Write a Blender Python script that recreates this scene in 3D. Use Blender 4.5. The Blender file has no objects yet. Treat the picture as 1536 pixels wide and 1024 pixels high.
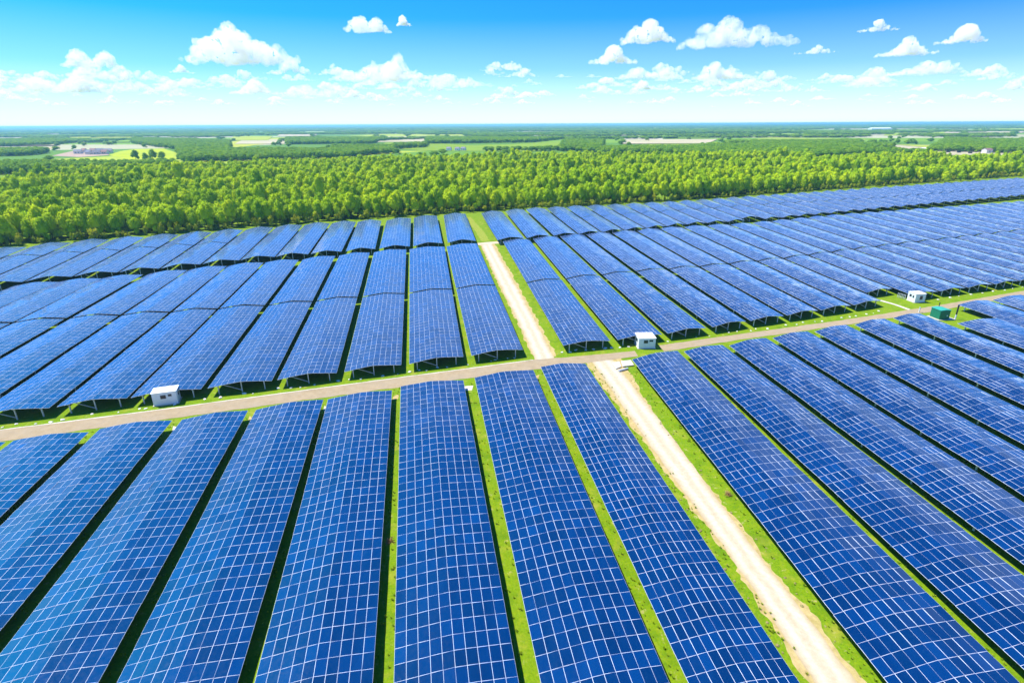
import bpy, bmesh, math, random
import numpy as np
from mathutils import Matrix, Vector, Euler, noise as mnoise

random.seed(7)
rng = np.random.default_rng(7)
scene = bpy.context.scene
COL = scene.collection

# ------------------------------------------------------------------ camera
FPX, W, H = 850.0, 1536.0, 1024.0
CAM_H = 36.0
PITCH = math.atan((512 - 186.3) / FPX)
ROLL = -math.atan(7.5 / 1536)
camd = bpy.data.cameras.new("camera")
cam = bpy.data.objects.new("camera", camd)
COL.objects.link(cam)
cam.location = (0, 0, CAM_H)
RM = Matrix.Rotation(math.pi / 2 - PITCH, 3, 'X') @ Matrix.Rotation(ROLL, 3, 'Z')
cam.rotation_euler = RM.to_euler()
camd.sensor_width = 36.0
camd.lens = FPX / W * 36.0
camd.clip_start = 0.5
camd.clip_end = 120000
scene.camera = cam


def ground(px, py, z=0.0):
    """point of the level plane z that the surveyed photo position falls on"""
    d = RM @ Vector(((px - 768) / FPX, -(py - 512) / FPX, -1.0))
    t = (z - CAM_H) / d.z
    return Vector((d.x * t, d.y * t, z))


def ray(px, py):
    return (RM @ Vector(((px - 768) / FPX, -(py - 512) / FPX, -1.0))).normalized()


# ------------------------------------------------------------------ object helpers
def link(o):
    COL.objects.link(o)
    return o


def tag(o, label=None, cat=None, group=None, kind=None):
    if label: o["label"] = label
    if cat: o["category"] = cat
    if group: o["group"] = group
    if kind: o["kind"] = kind
    return o


def empty(name, loc=(0, 0, 0), rz=0.0):
    o = bpy.data.objects.new(name, None)
    o.empty_display_size = 0.5
    o.location = loc
    o.rotation_euler = (0, 0, rz)
    return link(o)


def mesh_obj(name, verts, faces, mats, parent=None, midx=None, smooth=False):
    me = bpy.data.meshes.new(name)
    me.from_pydata([tuple(v) for v in verts], [], [tuple(f) for f in faces])
    for m in (mats if isinstance(mats, (list, tuple)) else [mats]):
        me.materials.append(m)
    if midx is not None:
        me.polygons.foreach_set("material_index", np.asarray(midx, dtype=np.int32))
    if smooth:
        me.polygons.foreach_set("use_smooth", np.ones(len(me.polygons), dtype=bool))
    me.update()
    o = bpy.data.objects.new(name, me)
    link(o)
    if parent is not None:
        o.parent = parent
    return o


def np_mesh(name, V, F, mats, midx=None, uv=None):
    """quad mesh from numpy arrays"""
    me = bpy.data.meshes.new(name)
    nv, nf = len(V), len(F)
    me.vertices.add(nv)
    me.vertices.foreach_set("co", np.ascontiguousarray(V, dtype=np.float32).ravel())
    me.loops.add(nf * 4)
    me.loops.foreach_set("vertex_index", np.ascontiguousarray(F, dtype=np.int32).ravel())
    me.polygons.add(nf)
    me.polygons.foreach_set("loop_start", np.arange(nf, dtype=np.int32) * 4)
    if midx is not None:
        me.polygons.foreach_set("material_index", np.ascontiguousarray(midx, dtype=np.int32))
    for m in mats:
        me.materials.append(m)
    if uv is not None:
        l = me.uv_layers.new(name="UVMap")
        l.data.foreach_set("uv", np.ascontiguousarray(uv, dtype=np.float32).ravel())
    me.update(calc_edges=True)
    me.validate()
    return me


class MB:
    """collects shapes, builds ONE mesh object"""
    def __init__(self):
        self.v, self.f, self.m = [], [], []

    def add(self, verts, faces, mi=0):
        n = len(self.v)
        self.v += [Vector(v) for v in verts]
        self.f += [tuple(i + n for i in f) for f in faces]
        self.m += [mi] * len(faces)
        return self

    def box(self, x0, x1, y0, y1, z0, z1, mi=0, bev=0.0):
        if bev <= 0:
            vs = [(x0, y0, z0), (x1, y0, z0), (x1, y1, z0), (x0, y1, z0), (x0, y0, z1), (x1, y0, z1), (x1, y1, z1), (x0, y1, z1)]
            fs = [(3, 2, 1, 0), (4, 5, 6, 7), (0, 1, 5, 4), (1, 2, 6, 5), (2, 3, 7, 6), (3, 0, 4, 7)]
            return self.add(vs, fs, mi)
        bm = bmesh.new()
        bmesh.ops.create_cube(bm, size=1)
        for v in bm.verts:
            v.co = Vector((x0 + (v.co.x + .5) * (x1 - x0), y0 + (v.co.y + .5) * (y1 - y0), z0 + (v.co.z + .5) * (z1 - z0)))
        bmesh.ops.bevel(bm, geom=bm.edges[:], offset=bev, segments=2, affect='EDGES', profile=.5)
        bm.verts.index_update()
        self.add([v.co for v in bm.verts], [[v.index for v in f.verts] for f in bm.faces], mi)
        bm.free()
        return self

    def bar(self, a, b, w, mi=0, sides=4):
        a, b = Vector(a), Vector(b)
        d = (b - a).normalized()
        u = d.cross(Vector((0, 0, 1)))
        if u.length < 1e-3: u = Vector((1, 0, 0))
        u.normalize(); t = d.cross(u)
        vs = []
        for p in (a, b):
            for k in range(sides):
                an = 2 * math.pi * (k + .5) / sides
                vs.append(p + (u * math.cos(an) + t * math.sin(an)) * w)
        fs = [(k, (k + 1) % sides, sides + (k + 1) % sides, sides + k) for k in range(sides)]
        fs += [tuple(range(sides))[::-1], tuple(range(sides, 2 * sides))]
        return self.add(vs, fs, mi)

    def lathe(self, prof, n=16, mi=0, c=(0, 0)):
        vs, fs = [], []
        for r, z in prof:
            for k in range(n):
                a = 2 * math.pi * k / n
                vs.append((c[0] + r * math.cos(a), c[1] + r * math.sin(a), z))
        for i in range(len(prof) - 1):
            for k in range(n):
                fs.append((i * n + k, i * n + (k + 1) % n, (i + 1) * n + (k + 1) % n, (i + 1) * n + k))
        fs += [tuple(range(n))[::-1], tuple(range((len(prof) - 1) * n, len(prof) * n))]
        return self.add(vs, fs, mi)

    def build(self, name, mats, parent=None, smooth=False):
        return mesh_obj(name, self.v, self.f, mats, parent, self.m, smooth)


# ------------------------------------------------------------------ materials
def mat(name):
    m = bpy.data.materials.new(name)
    m.use_nodes = True
    nt = m.node_tree
    return m, nt, nt.nodes["Principled BSDF"]


def N(nt, t, **kw):
    n = nt.nodes.new(t)
    for k, v in kw.items():
        if k == "inp":
            for i, x in v.items():
                n.inputs[i].default_value = x
        else:
            setattr(n, k, v)
    return n


def ramp(nt, fac, stops, interp='LINEAR'):
    r = N(nt, "ShaderNodeValToRGB")
    r.color_ramp.interpolation = interp
    e = r.color_ramp.elements
    while len(e) < len(stops): e.new(0.5)
    for el, (p, c) in zip(e, stops):
        el.position = p
        el.color = (c[0], c[1], c[2], 1)
    nt.links.new(fac, r.inputs[0])
    return r.outputs[0]


def noise(nt, scale, detail=4, rough=.55, vec=None, dist=0.0):
    n = N(nt, "ShaderNodeTexNoise")
    n.inputs["Scale"].default_value = scale
    n.inputs["Detail"].default_value = detail
    n.inputs["Roughness"].default_value = rough
    n.inputs["Distortion"].default_value = dist
    if vec is not None: nt.links.new(vec, n.inputs["Vector"])
    return n.outputs["Fac"]


def mixc(nt, fac, a, b, mode='MIX'):
    n = N(nt, "ShaderNodeMix", data_type='RGBA', blend_type=mode)
    for sock, val in ((n.inputs[0], fac), (n.inputs[6], a), (n.inputs[7], b)):
        if isinstance(val, (int, float)): sock.default_value = val
        elif isinstance(val, tuple): sock.default_value = (val[0], val[1], val[2], 1)
        else: nt.links.new(val, sock)
    return n.outputs[2]


def mth(nt, op, a, b=None, c=None, clamp=False):
    n = N(nt, "ShaderNodeMath", operation=op, use_clamp=clamp)
    for i, x in enumerate((a, b, c)):
        if x is None: continue
        if isinstance(x, (int, float)): n.inputs[i].default_value = x
        else: nt.links.new(x, n.inputs[i])
    return n.outputs[0]


def bump(nt, bs, h, strength=.4, dist=.05):
    b = N(nt, "ShaderNodeBump")
    b.inputs["Strength"].default_value = strength
    b.inputs["Distance"].default_value = dist
    nt.links.new(h, b.inputs["Height"])
    nt.links.new(b.outputs[0], bs.inputs["Normal"])


def pos(nt):
    return N(nt, "ShaderNodeNewGeometry").outputs["Position"]


def simple(name, col, rough=.6, metal=0.0, vary=.15, scale=1.5, spec=.5):
    m, nt, b = mat(name)
    f = noise(nt, scale, 5, vec=pos(nt))
    lo = tuple(c * (1 - vary) for c in col)
    hi = tuple(min(1, c * (1 + vary)) for c in col)
    nt.links.new(ramp(nt, f, [(.3, lo), (.7, hi)]), b.inputs["Base Color"])
    b.inputs["Roughness"].default_value = rough
    b.inputs["Metallic"].default_value = metal
    b.inputs["Specular IOR Level"].default_value = spec
    return m


M = {}


def glass_panel():
    m, nt, b = mat("solar_cells")
    uvn = N(nt, "ShaderNodeUVMap")
    sep = N(nt, "ShaderNodeSeparateXYZ")
    nt.links.new(uvn.outputs[0], sep.inputs[0])
    g = N(nt, "ShaderNodeNewGeometry")
    rnd = g.outputs["Random Per Island"]
    base = ramp(nt, rnd, [(0, (.0001, .008, .05)), (.5, (.0001, .013, .075)), (.88, (.0002, .018, .095)), (1, (.0005, .028, .13))])
    # fine cell stripes running along the row
    st = mth(nt, 'FRACT', mth(nt, 'MULTIPLY', sep.outputs[0], 10.0))
    line = mth(nt, 'LESS_THAN', st, .16)
    base = mixc(nt, mth(nt, 'MULTIPLY', line, .30), base, (.001, .06, .22))
    st2 = mth(nt, 'FRACT', mth(nt, 'MULTIPLY', sep.outputs[1], 12.0))
    line2 = mth(nt, 'LESS_THAN', st2, .07)
    base = mixc(nt, mth(nt, 'MULTIPLY', line2, .16), base, (.001, .06, .20))
    # dust and faint cloudy streaks
    mp = N(nt, "ShaderNodeMapping")
    mp.inputs["Scale"].default_value = (.5, .12, .5)
    nt.links.new(g.outputs["Position"], mp.inputs[0])
    d = noise(nt, 1.0, 6, .65, mp.outputs[0])
    base = mixc(nt, ramp(nt, d, [(.45, (0, 0, 0)), (.8, (.16, .16, .16))]), base, (.005, .08, .26))
    d2 = noise(nt, 3.5, 5, .7, g.outputs["Position"])
    nt.links.new(base, b.inputs["Base Color"])
    b.inputs["IOR"].default_value = 2.2
    b.inputs["Sheen Weight"].default_value = .95
    b.inputs["Sheen Roughness"].default_value = .28
    b.inputs["Sheen Tint"].default_value = (.6, .84, 1, 1)
    b.inputs["Specular IOR Level"].default_value = .5
    nt.links.new(ramp(nt, d2, [(.3, (.07,) * 3), (.8, (.2,) * 3)]), b.inputs["Roughness"])
    return m


M["cells"] = glass_panel()
M["alu"] = simple("aluminium_frame", (.66, .69, .76), .45, .0, .08, 2)
M["back"] = simple("module_backsheet", (.10, .11, .12), .7)
M["steel"] = simple("galvanised_steel", (.62, .65, .68), .5, .3, .12, 3)


def grass_mat(name, base=(.14, .235, .006), dry=(.34, .33, .03), dark=(.06, .14, .004), dryamt=.62):
    m, nt, b = mat(name)
    p = pos(nt)
    f1 = noise(nt, .35, 6, .6, p)
    f2 = noise(nt, 6.0, 5, .7, p)
    f3 = noise(nt, .05, 4, .6, p)
    c = ramp(nt, f2, [(.3, dark), (.55, base), (.8, tuple(min(1, x * 1.35) for x in base))])
    c = mixc(nt, ramp(nt, f1, [(dryamt, (0, 0, 0)), (dryamt + .16, (.8,) * 3)]), c, dry)
    c = mixc(nt, ramp(nt, f3, [(.4, (0, 0, 0)), (.7, (.35,) * 3)]), c, (.21, .27, .008))
    nt.links.new(c, b.inputs["Base Color"])
    b.inputs["Roughness"].default_value = .85
    b.inputs["Specular IOR Level"].default_value = .15
    bump(nt, b, f2, .6, .15)
    return m


M["grass"] = grass_mat("grass")


def gravel_mat(name, a, bcol, c2, sc=2.2):
    m, nt, b = mat(name)
    p = pos(nt)
    f1 = noise(nt, sc, 8, .7, p)
    f2 = noise(nt, .25, 4, .6, p)
    f3 = noise(nt, 14, 3, .6, p)
    c = ramp(nt, f1, [(.25, bcol), (.6, a), (.85, tuple(min(1, x * 1.1) for x in a))])
    c = mixc(nt, ramp(nt, f2, [(.45, (0, 0, 0)), (.75, (.6,) * 3)]), c, c2)
    nt.links.new(c, b.inputs["Base Color"])
    b.inputs["Roughness"].default_value = .95
    b.inputs["Specular IOR Level"].default_value = .1
    bump(nt, b, f3, .5, .05)
    return m


M["track"] = gravel_mat("pale_gravel", (.56, .50, .385), (.46, .38, .26), (.52, .44, .31))
def add_ruts(m):
    """two compacted wheel ruts with a rougher crown between and darker crumbling edges"""
    nt = m.node_tree; b = nt.nodes["Principled BSDF"]
    src = b.inputs["Base Color"].links[0].from_socket
    uv = N(nt, "ShaderNodeUVMap"); sp = N(nt, "ShaderNodeSeparateXYZ"); nt.links.new(uv.outputs[0], sp.inputs[0])
    wob = noise(nt, .25, 3, .5, pos(nt))
    u = mth(nt, 'ADD', sp.outputs[0], mth(nt, 'MULTIPLY', mth(nt, 'SUBTRACT', wob, .5), .22))
    d = mth(nt, 'ABSOLUTE', mth(nt, 'SUBTRACT', u, .5))
    r = ramp(nt, d, [(0, (.86, .81, .72)), (.10, (.92, .88, .8)), (.17, (1, 1, 1)), (.27, (1, 1, 1)), (.35, (.93, .88, .80)), (.45, (.82, .74, .58)), (.5, (.72, .62, .42))])
    nt.links.new(mixc(nt, .85, src, r, 'MULTIPLY'), b.inputs["Base Color"])


add_ruts(M["track"])
M["verge"] = gravel_mat("sandy_verge", (.50, .38, .17), (.27, .20, .06), (.32, .29, .06), 1.2)
M["road"] = gravel_mat("road_surface", (.37, .285, .175), (.28, .21, .12), (.33, .275, .20), .8)
M["concrete"] = gravel_mat("concrete", (.60, .55, .46), (.42, .37, .28), (.5, .45, .36), 3)
M["clod"] = simple("earth_clod", (.22, .19, .06), .95, 0, .4, 5)
M["stone"] = simple("white_stone", (.72, .69, .62), .9, 0, .2, 5)
M["white_wall"] = simple("white_cladding", (.80, .81, .82), .55, 0, .05, 1.2)
M["white_roof"] = simple("white_roof_sheet", (.86, .86, .86), .5, 0, .05, 1.2)
M["grey_trim"] = simple("grey_trim", (.50, .53, .55), .5)
M["dark_glass"] = simple("dark_window_glass", (.015, .03, .04), .12)
M["green_paint"] = simple("green_paint", (.004, .17, .09), .5, 0, .15, 2)
M["teal_paint"] = simple("teal_paint", (.03, .34, .25), .5, 0, .1, 2)
M["black_paint"] = simple("black_paint", (.02, .025, .03), .5)
M["bark"] = simple("bark", (.09, .065, .035), .9, 0, .3, 4)
M["dry_brush"] = simple("dry_brush", (.36, .22, .08), .9, 0, .35, 6)
M["roof_tile"] = simple("roof_tile", (.26, .13, .12), .8, 0, .2, 1)
M["slate"] = simple("slate_roof", (.12, .12, .17), .7, 0, .2, 1)
M["render_wall"] = simple("rendered_wall", (.66, .62, .56), .8, 0, .1, 1)


def leaf_mat(name, c0, c1, c2):
    m, nt, b = mat(name)
    g = N(nt, "ShaderNodeNewGeometry")
    oi = N(nt, "ShaderNodeObjectInfo")
    c = ramp(nt, g.outputs["Random Per Island"], [(0, c0), (.5, c1), (1, c2)])
    var = ramp(nt, oi.outputs["Random"], [(0, (.62, .75, .7)), (.5, (1, 1, 1)), (1, (1.35, 1.15, .9))])
    c = mixc(nt, 1.0, c, var, 'MULTIPLY')
    nt.links.new(c, b.inputs["Base Color"])
    b.inputs["Roughness"].default_value = .8
    b.inputs["Specular IOR Level"].default_value = .06
    tr = N(nt, "ShaderNodeBsdfTranslucent")
    nt.links.new(c, tr.inputs["Color"])
    mx = N(nt, "ShaderNodeMixShader")
    mx.inputs[0].default_value = .22
    out = nt.nodes["Material Output"]
    nt.links.new(b.outputs[0], mx.inputs[1])
    nt.links.new(tr.outputs[0], mx.inputs[2])
    nt.links.new(mx.outputs[0], out.inputs[0])
    return m


M["leaf"] = leaf_mat("leaves", (.27, .43, .001), (.39, .57, .001), (.50, .64, .002))
M["dark_leaf"] = leaf_mat("dark_leaves", (.11, .25, .005), (.17, .33, .006), (.24, .39, .008))
M["tuft"] = leaf_mat("tuft_blades", (.30, .46, .008), (.40, .54, .01), (.55, .50, .10))
M["shrub_leaf"] = leaf_mat("shrub_leaves", (.18, .25, .004), (.26, .33, .006), (.34, .38, .012))

# ------------------------------------------------------------------ ground
def ground_sheet():
    xs = np.concatenate([-np.geomspace(40000, 700, 14), np.linspace(-600, 900, 61), np.geomspace(1000, 40000, 14)])
    ys = np.concatenate([np.linspace(-200, 700, 46), np.geomspace(760, 40000, 22)])
    X, Y = np.meshgrid(xs, ys)
    V = np.stack([X.ravel(), Y.ravel(), np.zeros(X.size)], 1)
    nx, ny = len(xs), len(ys)
    I, J = np.meshgrid(np.arange(nx - 1), np.arange(ny - 1))
    a = (J * nx + I).ravel()
    F = np.stack([a, a + 1, a + 1 + nx, a + nx], 1)
    m, nt, b = mat("grassland")
    p = pos(nt)
    f1 = noise(nt, .30, 6, .6, p)
    f2 = noise(nt, 5.0, 6, .72, p)
    f3 = noise(nt, .04, 4, .6, p)
    f4 = noise(nt, 1.3, 5, .65, p)
    base = (.15, .255, .004)
    c = ramp(nt, f2, [(.28, (.065, .15, .003)), (.52, base), (.8, (.22, .33, .008))])
    c = mixc(nt, ramp(nt, f4, [(.51, (0, 0, 0)), (.70, (.6,) * 3)]), c, (.27, .30, .015))
    c = mixc(nt, ramp(nt, f1, [(.56, (0, 0, 0)), (.74, (.75,) * 3)]), c, (.36, .31, .05))
    c = mixc(nt, ramp(nt, f3, [(.4, (0, 0, 0)), (.7, (.3,) * 3)]), c, (.22, .28, .008))
    f5 = noise(nt, 1.1, 7, .7, p)
    c = mixc(nt, ramp(nt, f5, [(.60, (0, 0, 0)), (.68, (.8,) * 3)]), c, (.40, .34, .13))
    f6 = noise(nt, .55, 5, .6, p)
    c = mixc(nt, ramp(nt, f6, [(.35, (.55,) * 3), (.5, (0, 0, 0))]), c, (.075, .17, .004))
    # farmland patchwork far beyond the wood
    mp = N(nt, "ShaderNodeMapping")
    mp.inputs["Rotation"].default_value = (0, 0, .25)
    mp.inputs["Scale"].default_value = (1 / 620, 1 / 330, 0)
    nt.links.new(p, mp.inputs[0])
    vo = N(nt, "ShaderNodeTexVoronoi", distance='CHEBYCHEV')
    vo.inputs["Scale"].default_value = 1.0
    vo.inputs["Randomness"].default_value = .85
    nt.links.new(mp.outputs[0], vo.inputs["Vector"])
    sc = N(nt, "ShaderNodeSeparateColor")
    nt.links.new(vo.outputs["Color"], sc.inputs[0])
    fc = ramp(nt, sc.outputs[0], [(0, (.10, .21, .012)), (.22, (.17, .30, .01)), (.42, (.09, .20, .012)), (.56, (.27, .37, .02)),
                                 (.68, (.42, .38, .22)), (.76, (.12, .24, .012)), (.88, (.36, .42, .02)), (.95, (.5, .45, .3))], 'CONSTANT')
    fc = mixc(nt, ramp(nt, f1, [(.3, (0, 0, 0)), (.8, (.25,) * 3)]), fc, (.12, .2, .02))
    sep = N(nt, "ShaderNodeSeparateXYZ")
    nt.links.new(p, sep.inputs[0])
    far = mth(nt, 'GREATER_THAN', sep.outputs[1], 560.0)
    c = mixc(nt, far, c, fc)
    nt.links.new(c, b.inputs["Base Color"])
    b.inputs["Roughness"].default_value = .9
    b.inputs["Specular IOR Level"].default_value = .1
    bump(nt, b, f2, .5, .12)
    me = np_mesh("ground", V, F, [m])
    o = bpy.data.objects.new("ground", me)
    tag(link(o), kind="structure", label="bright green grassland reaching to the horizon", cat="ground")


ground_sheet()


def ribbon(name, left, right, z, m, jag=0.0, step=.8, label=None, cat="track"):
    """sheet between two ground polylines with slightly uneven edges"""
    def resample(pl, n):
        P = [Vector(q) for q in pl]
        L = [0]
        for a, b_ in zip(P, P[1:]): L.append(L[-1] + (b_ - a).length)
        out = []
        for i in range(n + 1):
            s = L[-1] * i / n
            k = min(max(0, int(np.searchsorted(L, s, 'right')) - 1), len(P) - 2)
            out.append(P[k].lerp(P[k + 1], (s - L[k]) / max(1e-6, L[k + 1] - L[k])))
        return out
    ln = sum((Vector(b_) - Vector(a)).length for a, b_ in zip(left, left[1:]))
    n = max(4, int(ln / step))
    A, B = resample(left, n), resample(right, n)
    V, F = [], []
    for i, (a, b_) in enumerate(zip(A, B)):
        d = (b_ - a).normalized()
        ja = jag * (mnoise.noise((i * step * .45, z * 99, 3.1)) * 1.1 + mnoise.noise((i * step * 1.7, z * 99, 8.1)) * .7)
        jb = jag * (mnoise.noise((i * step * .45, z * 77, 13.1)) * 1.1 + mnoise.noise((i * step * 1.7, z * 77, 18.1)) * .7)
        a2, b2 = a + d * ja, b_ + d * jb
        for t in (0, .5, 1):
            q = a2.lerp(b2, t)
            V.append((q.x, q.y, z))
    for i in range(n):
        for k in range(2):
            F.append((i * 3 + k, i * 3 + k + 1, i * 3 + 4 + k, i * 3 + 3 + k))
    o = mesh_obj(name, V, F, m)
    uvl = o.data.uv_layers.new(name='UVMap')
    for lp in o.data.loops:
        uvl.data[lp.index].uv = ((lp.vertex_index % 3) / 2, (lp.vertex_index // 3) * step)
    # faces must look up
    if o.data.polygons[0].normal.z < 0: o.data.flip_normals()
    tag(o, label, cat, kind="structure")
    return o


G = ground
# front track (towards the camera) and its sandy verge
def both(pts): return [G(*p) for p in pts]
ribbon("verge", both([(876, 541), (970, 670), (1088, 830), (1214, 1024), (1446, 1400)]), both([(930, 537), (1008, 662), (1125, 806), (1298, 1024), (1600, 1400)]), .004, M["verge"], .45, .5,
       "sandy worn verge on both sides of the near gravel track", "verge")
ribbon("track", both([(884, 537), (975, 668), (1093, 830), (1224, 1024), (1460, 1400)]), both([(914, 533), (997, 640), (1118, 805), (1287, 1024), (1560, 1400)]), .012, M["track"], .13, .5,
       "near pale gravel track running down to the bottom of the photo")
# middle track between the second and third fields
ribbon("verge", both([(720, 366), (744, 420), (774, 480), (802, 540)]), both([(741, 364), (772, 418), (805, 478), (836, 534)]), .004, M["verge"], .4, .6,
       "sandy worn verge on both sides of the middle gravel track", "verge")
ribbon("track", both([(722, 368), (746, 420), (776, 480), (804, 542)]), both([(738, 366), (768, 418), (801, 478), (832, 538)]), .012, M["track"], .25, .6,
       "middle pale gravel track between the solar tables of the middle field")
ribbon("path", both([(697, 327), (712, 345), (722, 362)]), both([(706, 326), (723, 344), (735, 361)]), .008, grass_mat("dry_grass_path", (.30, .33, .03), (.42, .38, .12)), .3, .8,
       "faint dry grass path through the far field", "path")
ribbon("path", both([(716, 364.5), (752, 361.5)]), both([(716, 368), (752, 365)]), .02, M["track"], .2, .8,
       "short pale crossing at the far end of the middle track", "path")
# cross road in two stretches
ribbon("road", both([(-420, 705), (0, 645), (221, 617), (512, 578), (802, 539.5), (905, 531), (952, 526)]),
       both([(-420, 724), (0, 662), (195, 636), (512, 592.5), (802, 554), (905, 541), (957, 534)]), .02, M["road"], .18, .7,
       "tan cross road left of the gravel track", "road")
ribbon("road", both([(988, 518), (1124, 499), (1257, 481), (1401, 459), (1536, 436), (2000, 361)]),
       both([(996, 527), (1124, 507.5), (1257, 489), (1401, 467), (1536, 443), (2000, 366)]), .02, M["road"], .18, .7,
       "tan cross road right of the gravel track", "road")
# pale edging along the road's far side
ribbon("kerb", both([(-420, 704.2), (0, 644.3), (221, 616.3), (512, 577.3), (800, 539.2)]), both([(-420, 705.4), (0, 645.5), (221, 617.4), (512, 578.3), (800, 540.2)]), .03, M["concrete"], .1, .7,
       "thin pale edging along the far side of the cross road", "kerb")
ribbon("path", both([(1318, 451), (1340, 457), (1362, 465)]), both([(1321.5, 450), (1343.5, 456.2), (1366, 464)]), .03, M["concrete"], .05, 1,
       "narrow white path in the grass left of the right hand cabin", "path")

# ------------------------------------------------------------------ solar tables
X0, YH = 630.0, 187.0


def poly_hit(s, pl):
    """where the row line s meets a surveyed polyline"""
    for (xa, ya), (xb, yb) in zip(pl, pl[1:]):
        fa = xa - (X0 + s * (ya - YH)); fb = xb - (X0 + s * (yb - YH))
        if fa <= 0 <= fb or fb <= 0 <= fa:
            t = fa / (fa - fb) if fa != fb else 0
            return (xa + (xb - xa) * t, ya + (yb - ya) * t)
    return None


def wave(x, y, amp):
    return amp * (np.sin(x * .21 + y * .17 + 1.3) * .5 + np.sin(x * .07 - y * .29 + .4) * .45 + np.sin(y * .55 + x * .31 + 2.2) * .22)


leg_mb = MB().box(-.055, .055, -.09, .09, 0, 1)
LEG = leg_mb.build("leg_source", M["steel"])
LEG_ME = LEG.data
bpy.data.objects.remove(LEG)
LEG_ME.name = "leg"
BAR = MB().box(-.04, .04, -.04, .04, 0, 1).build("brace_source", M["steel"])
BAR_ME = BAR.data
bpy.data.objects.remove(BAR)
BAR_ME.name = "brace"

ORD = ["", "first", "second", "third", "fourth", "fifth", "sixth", "seventh", "eighth", "ninth", "tenth", "eleventh", "twelfth", "thirteenth",
       "fourteenth", "fifteenth", "sixteenth", "seventeenth", "eighteenth", "nineteenth", "twentieth"]
ORD += [f"twenty {w}" for w in ORD[1:10]] + ["thirtieth"] + [f"thirty {w}" for w in ORD[1:10]] + ["fortieth"] + [f"forty {w}" for w in ORD[1:10]]


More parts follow.
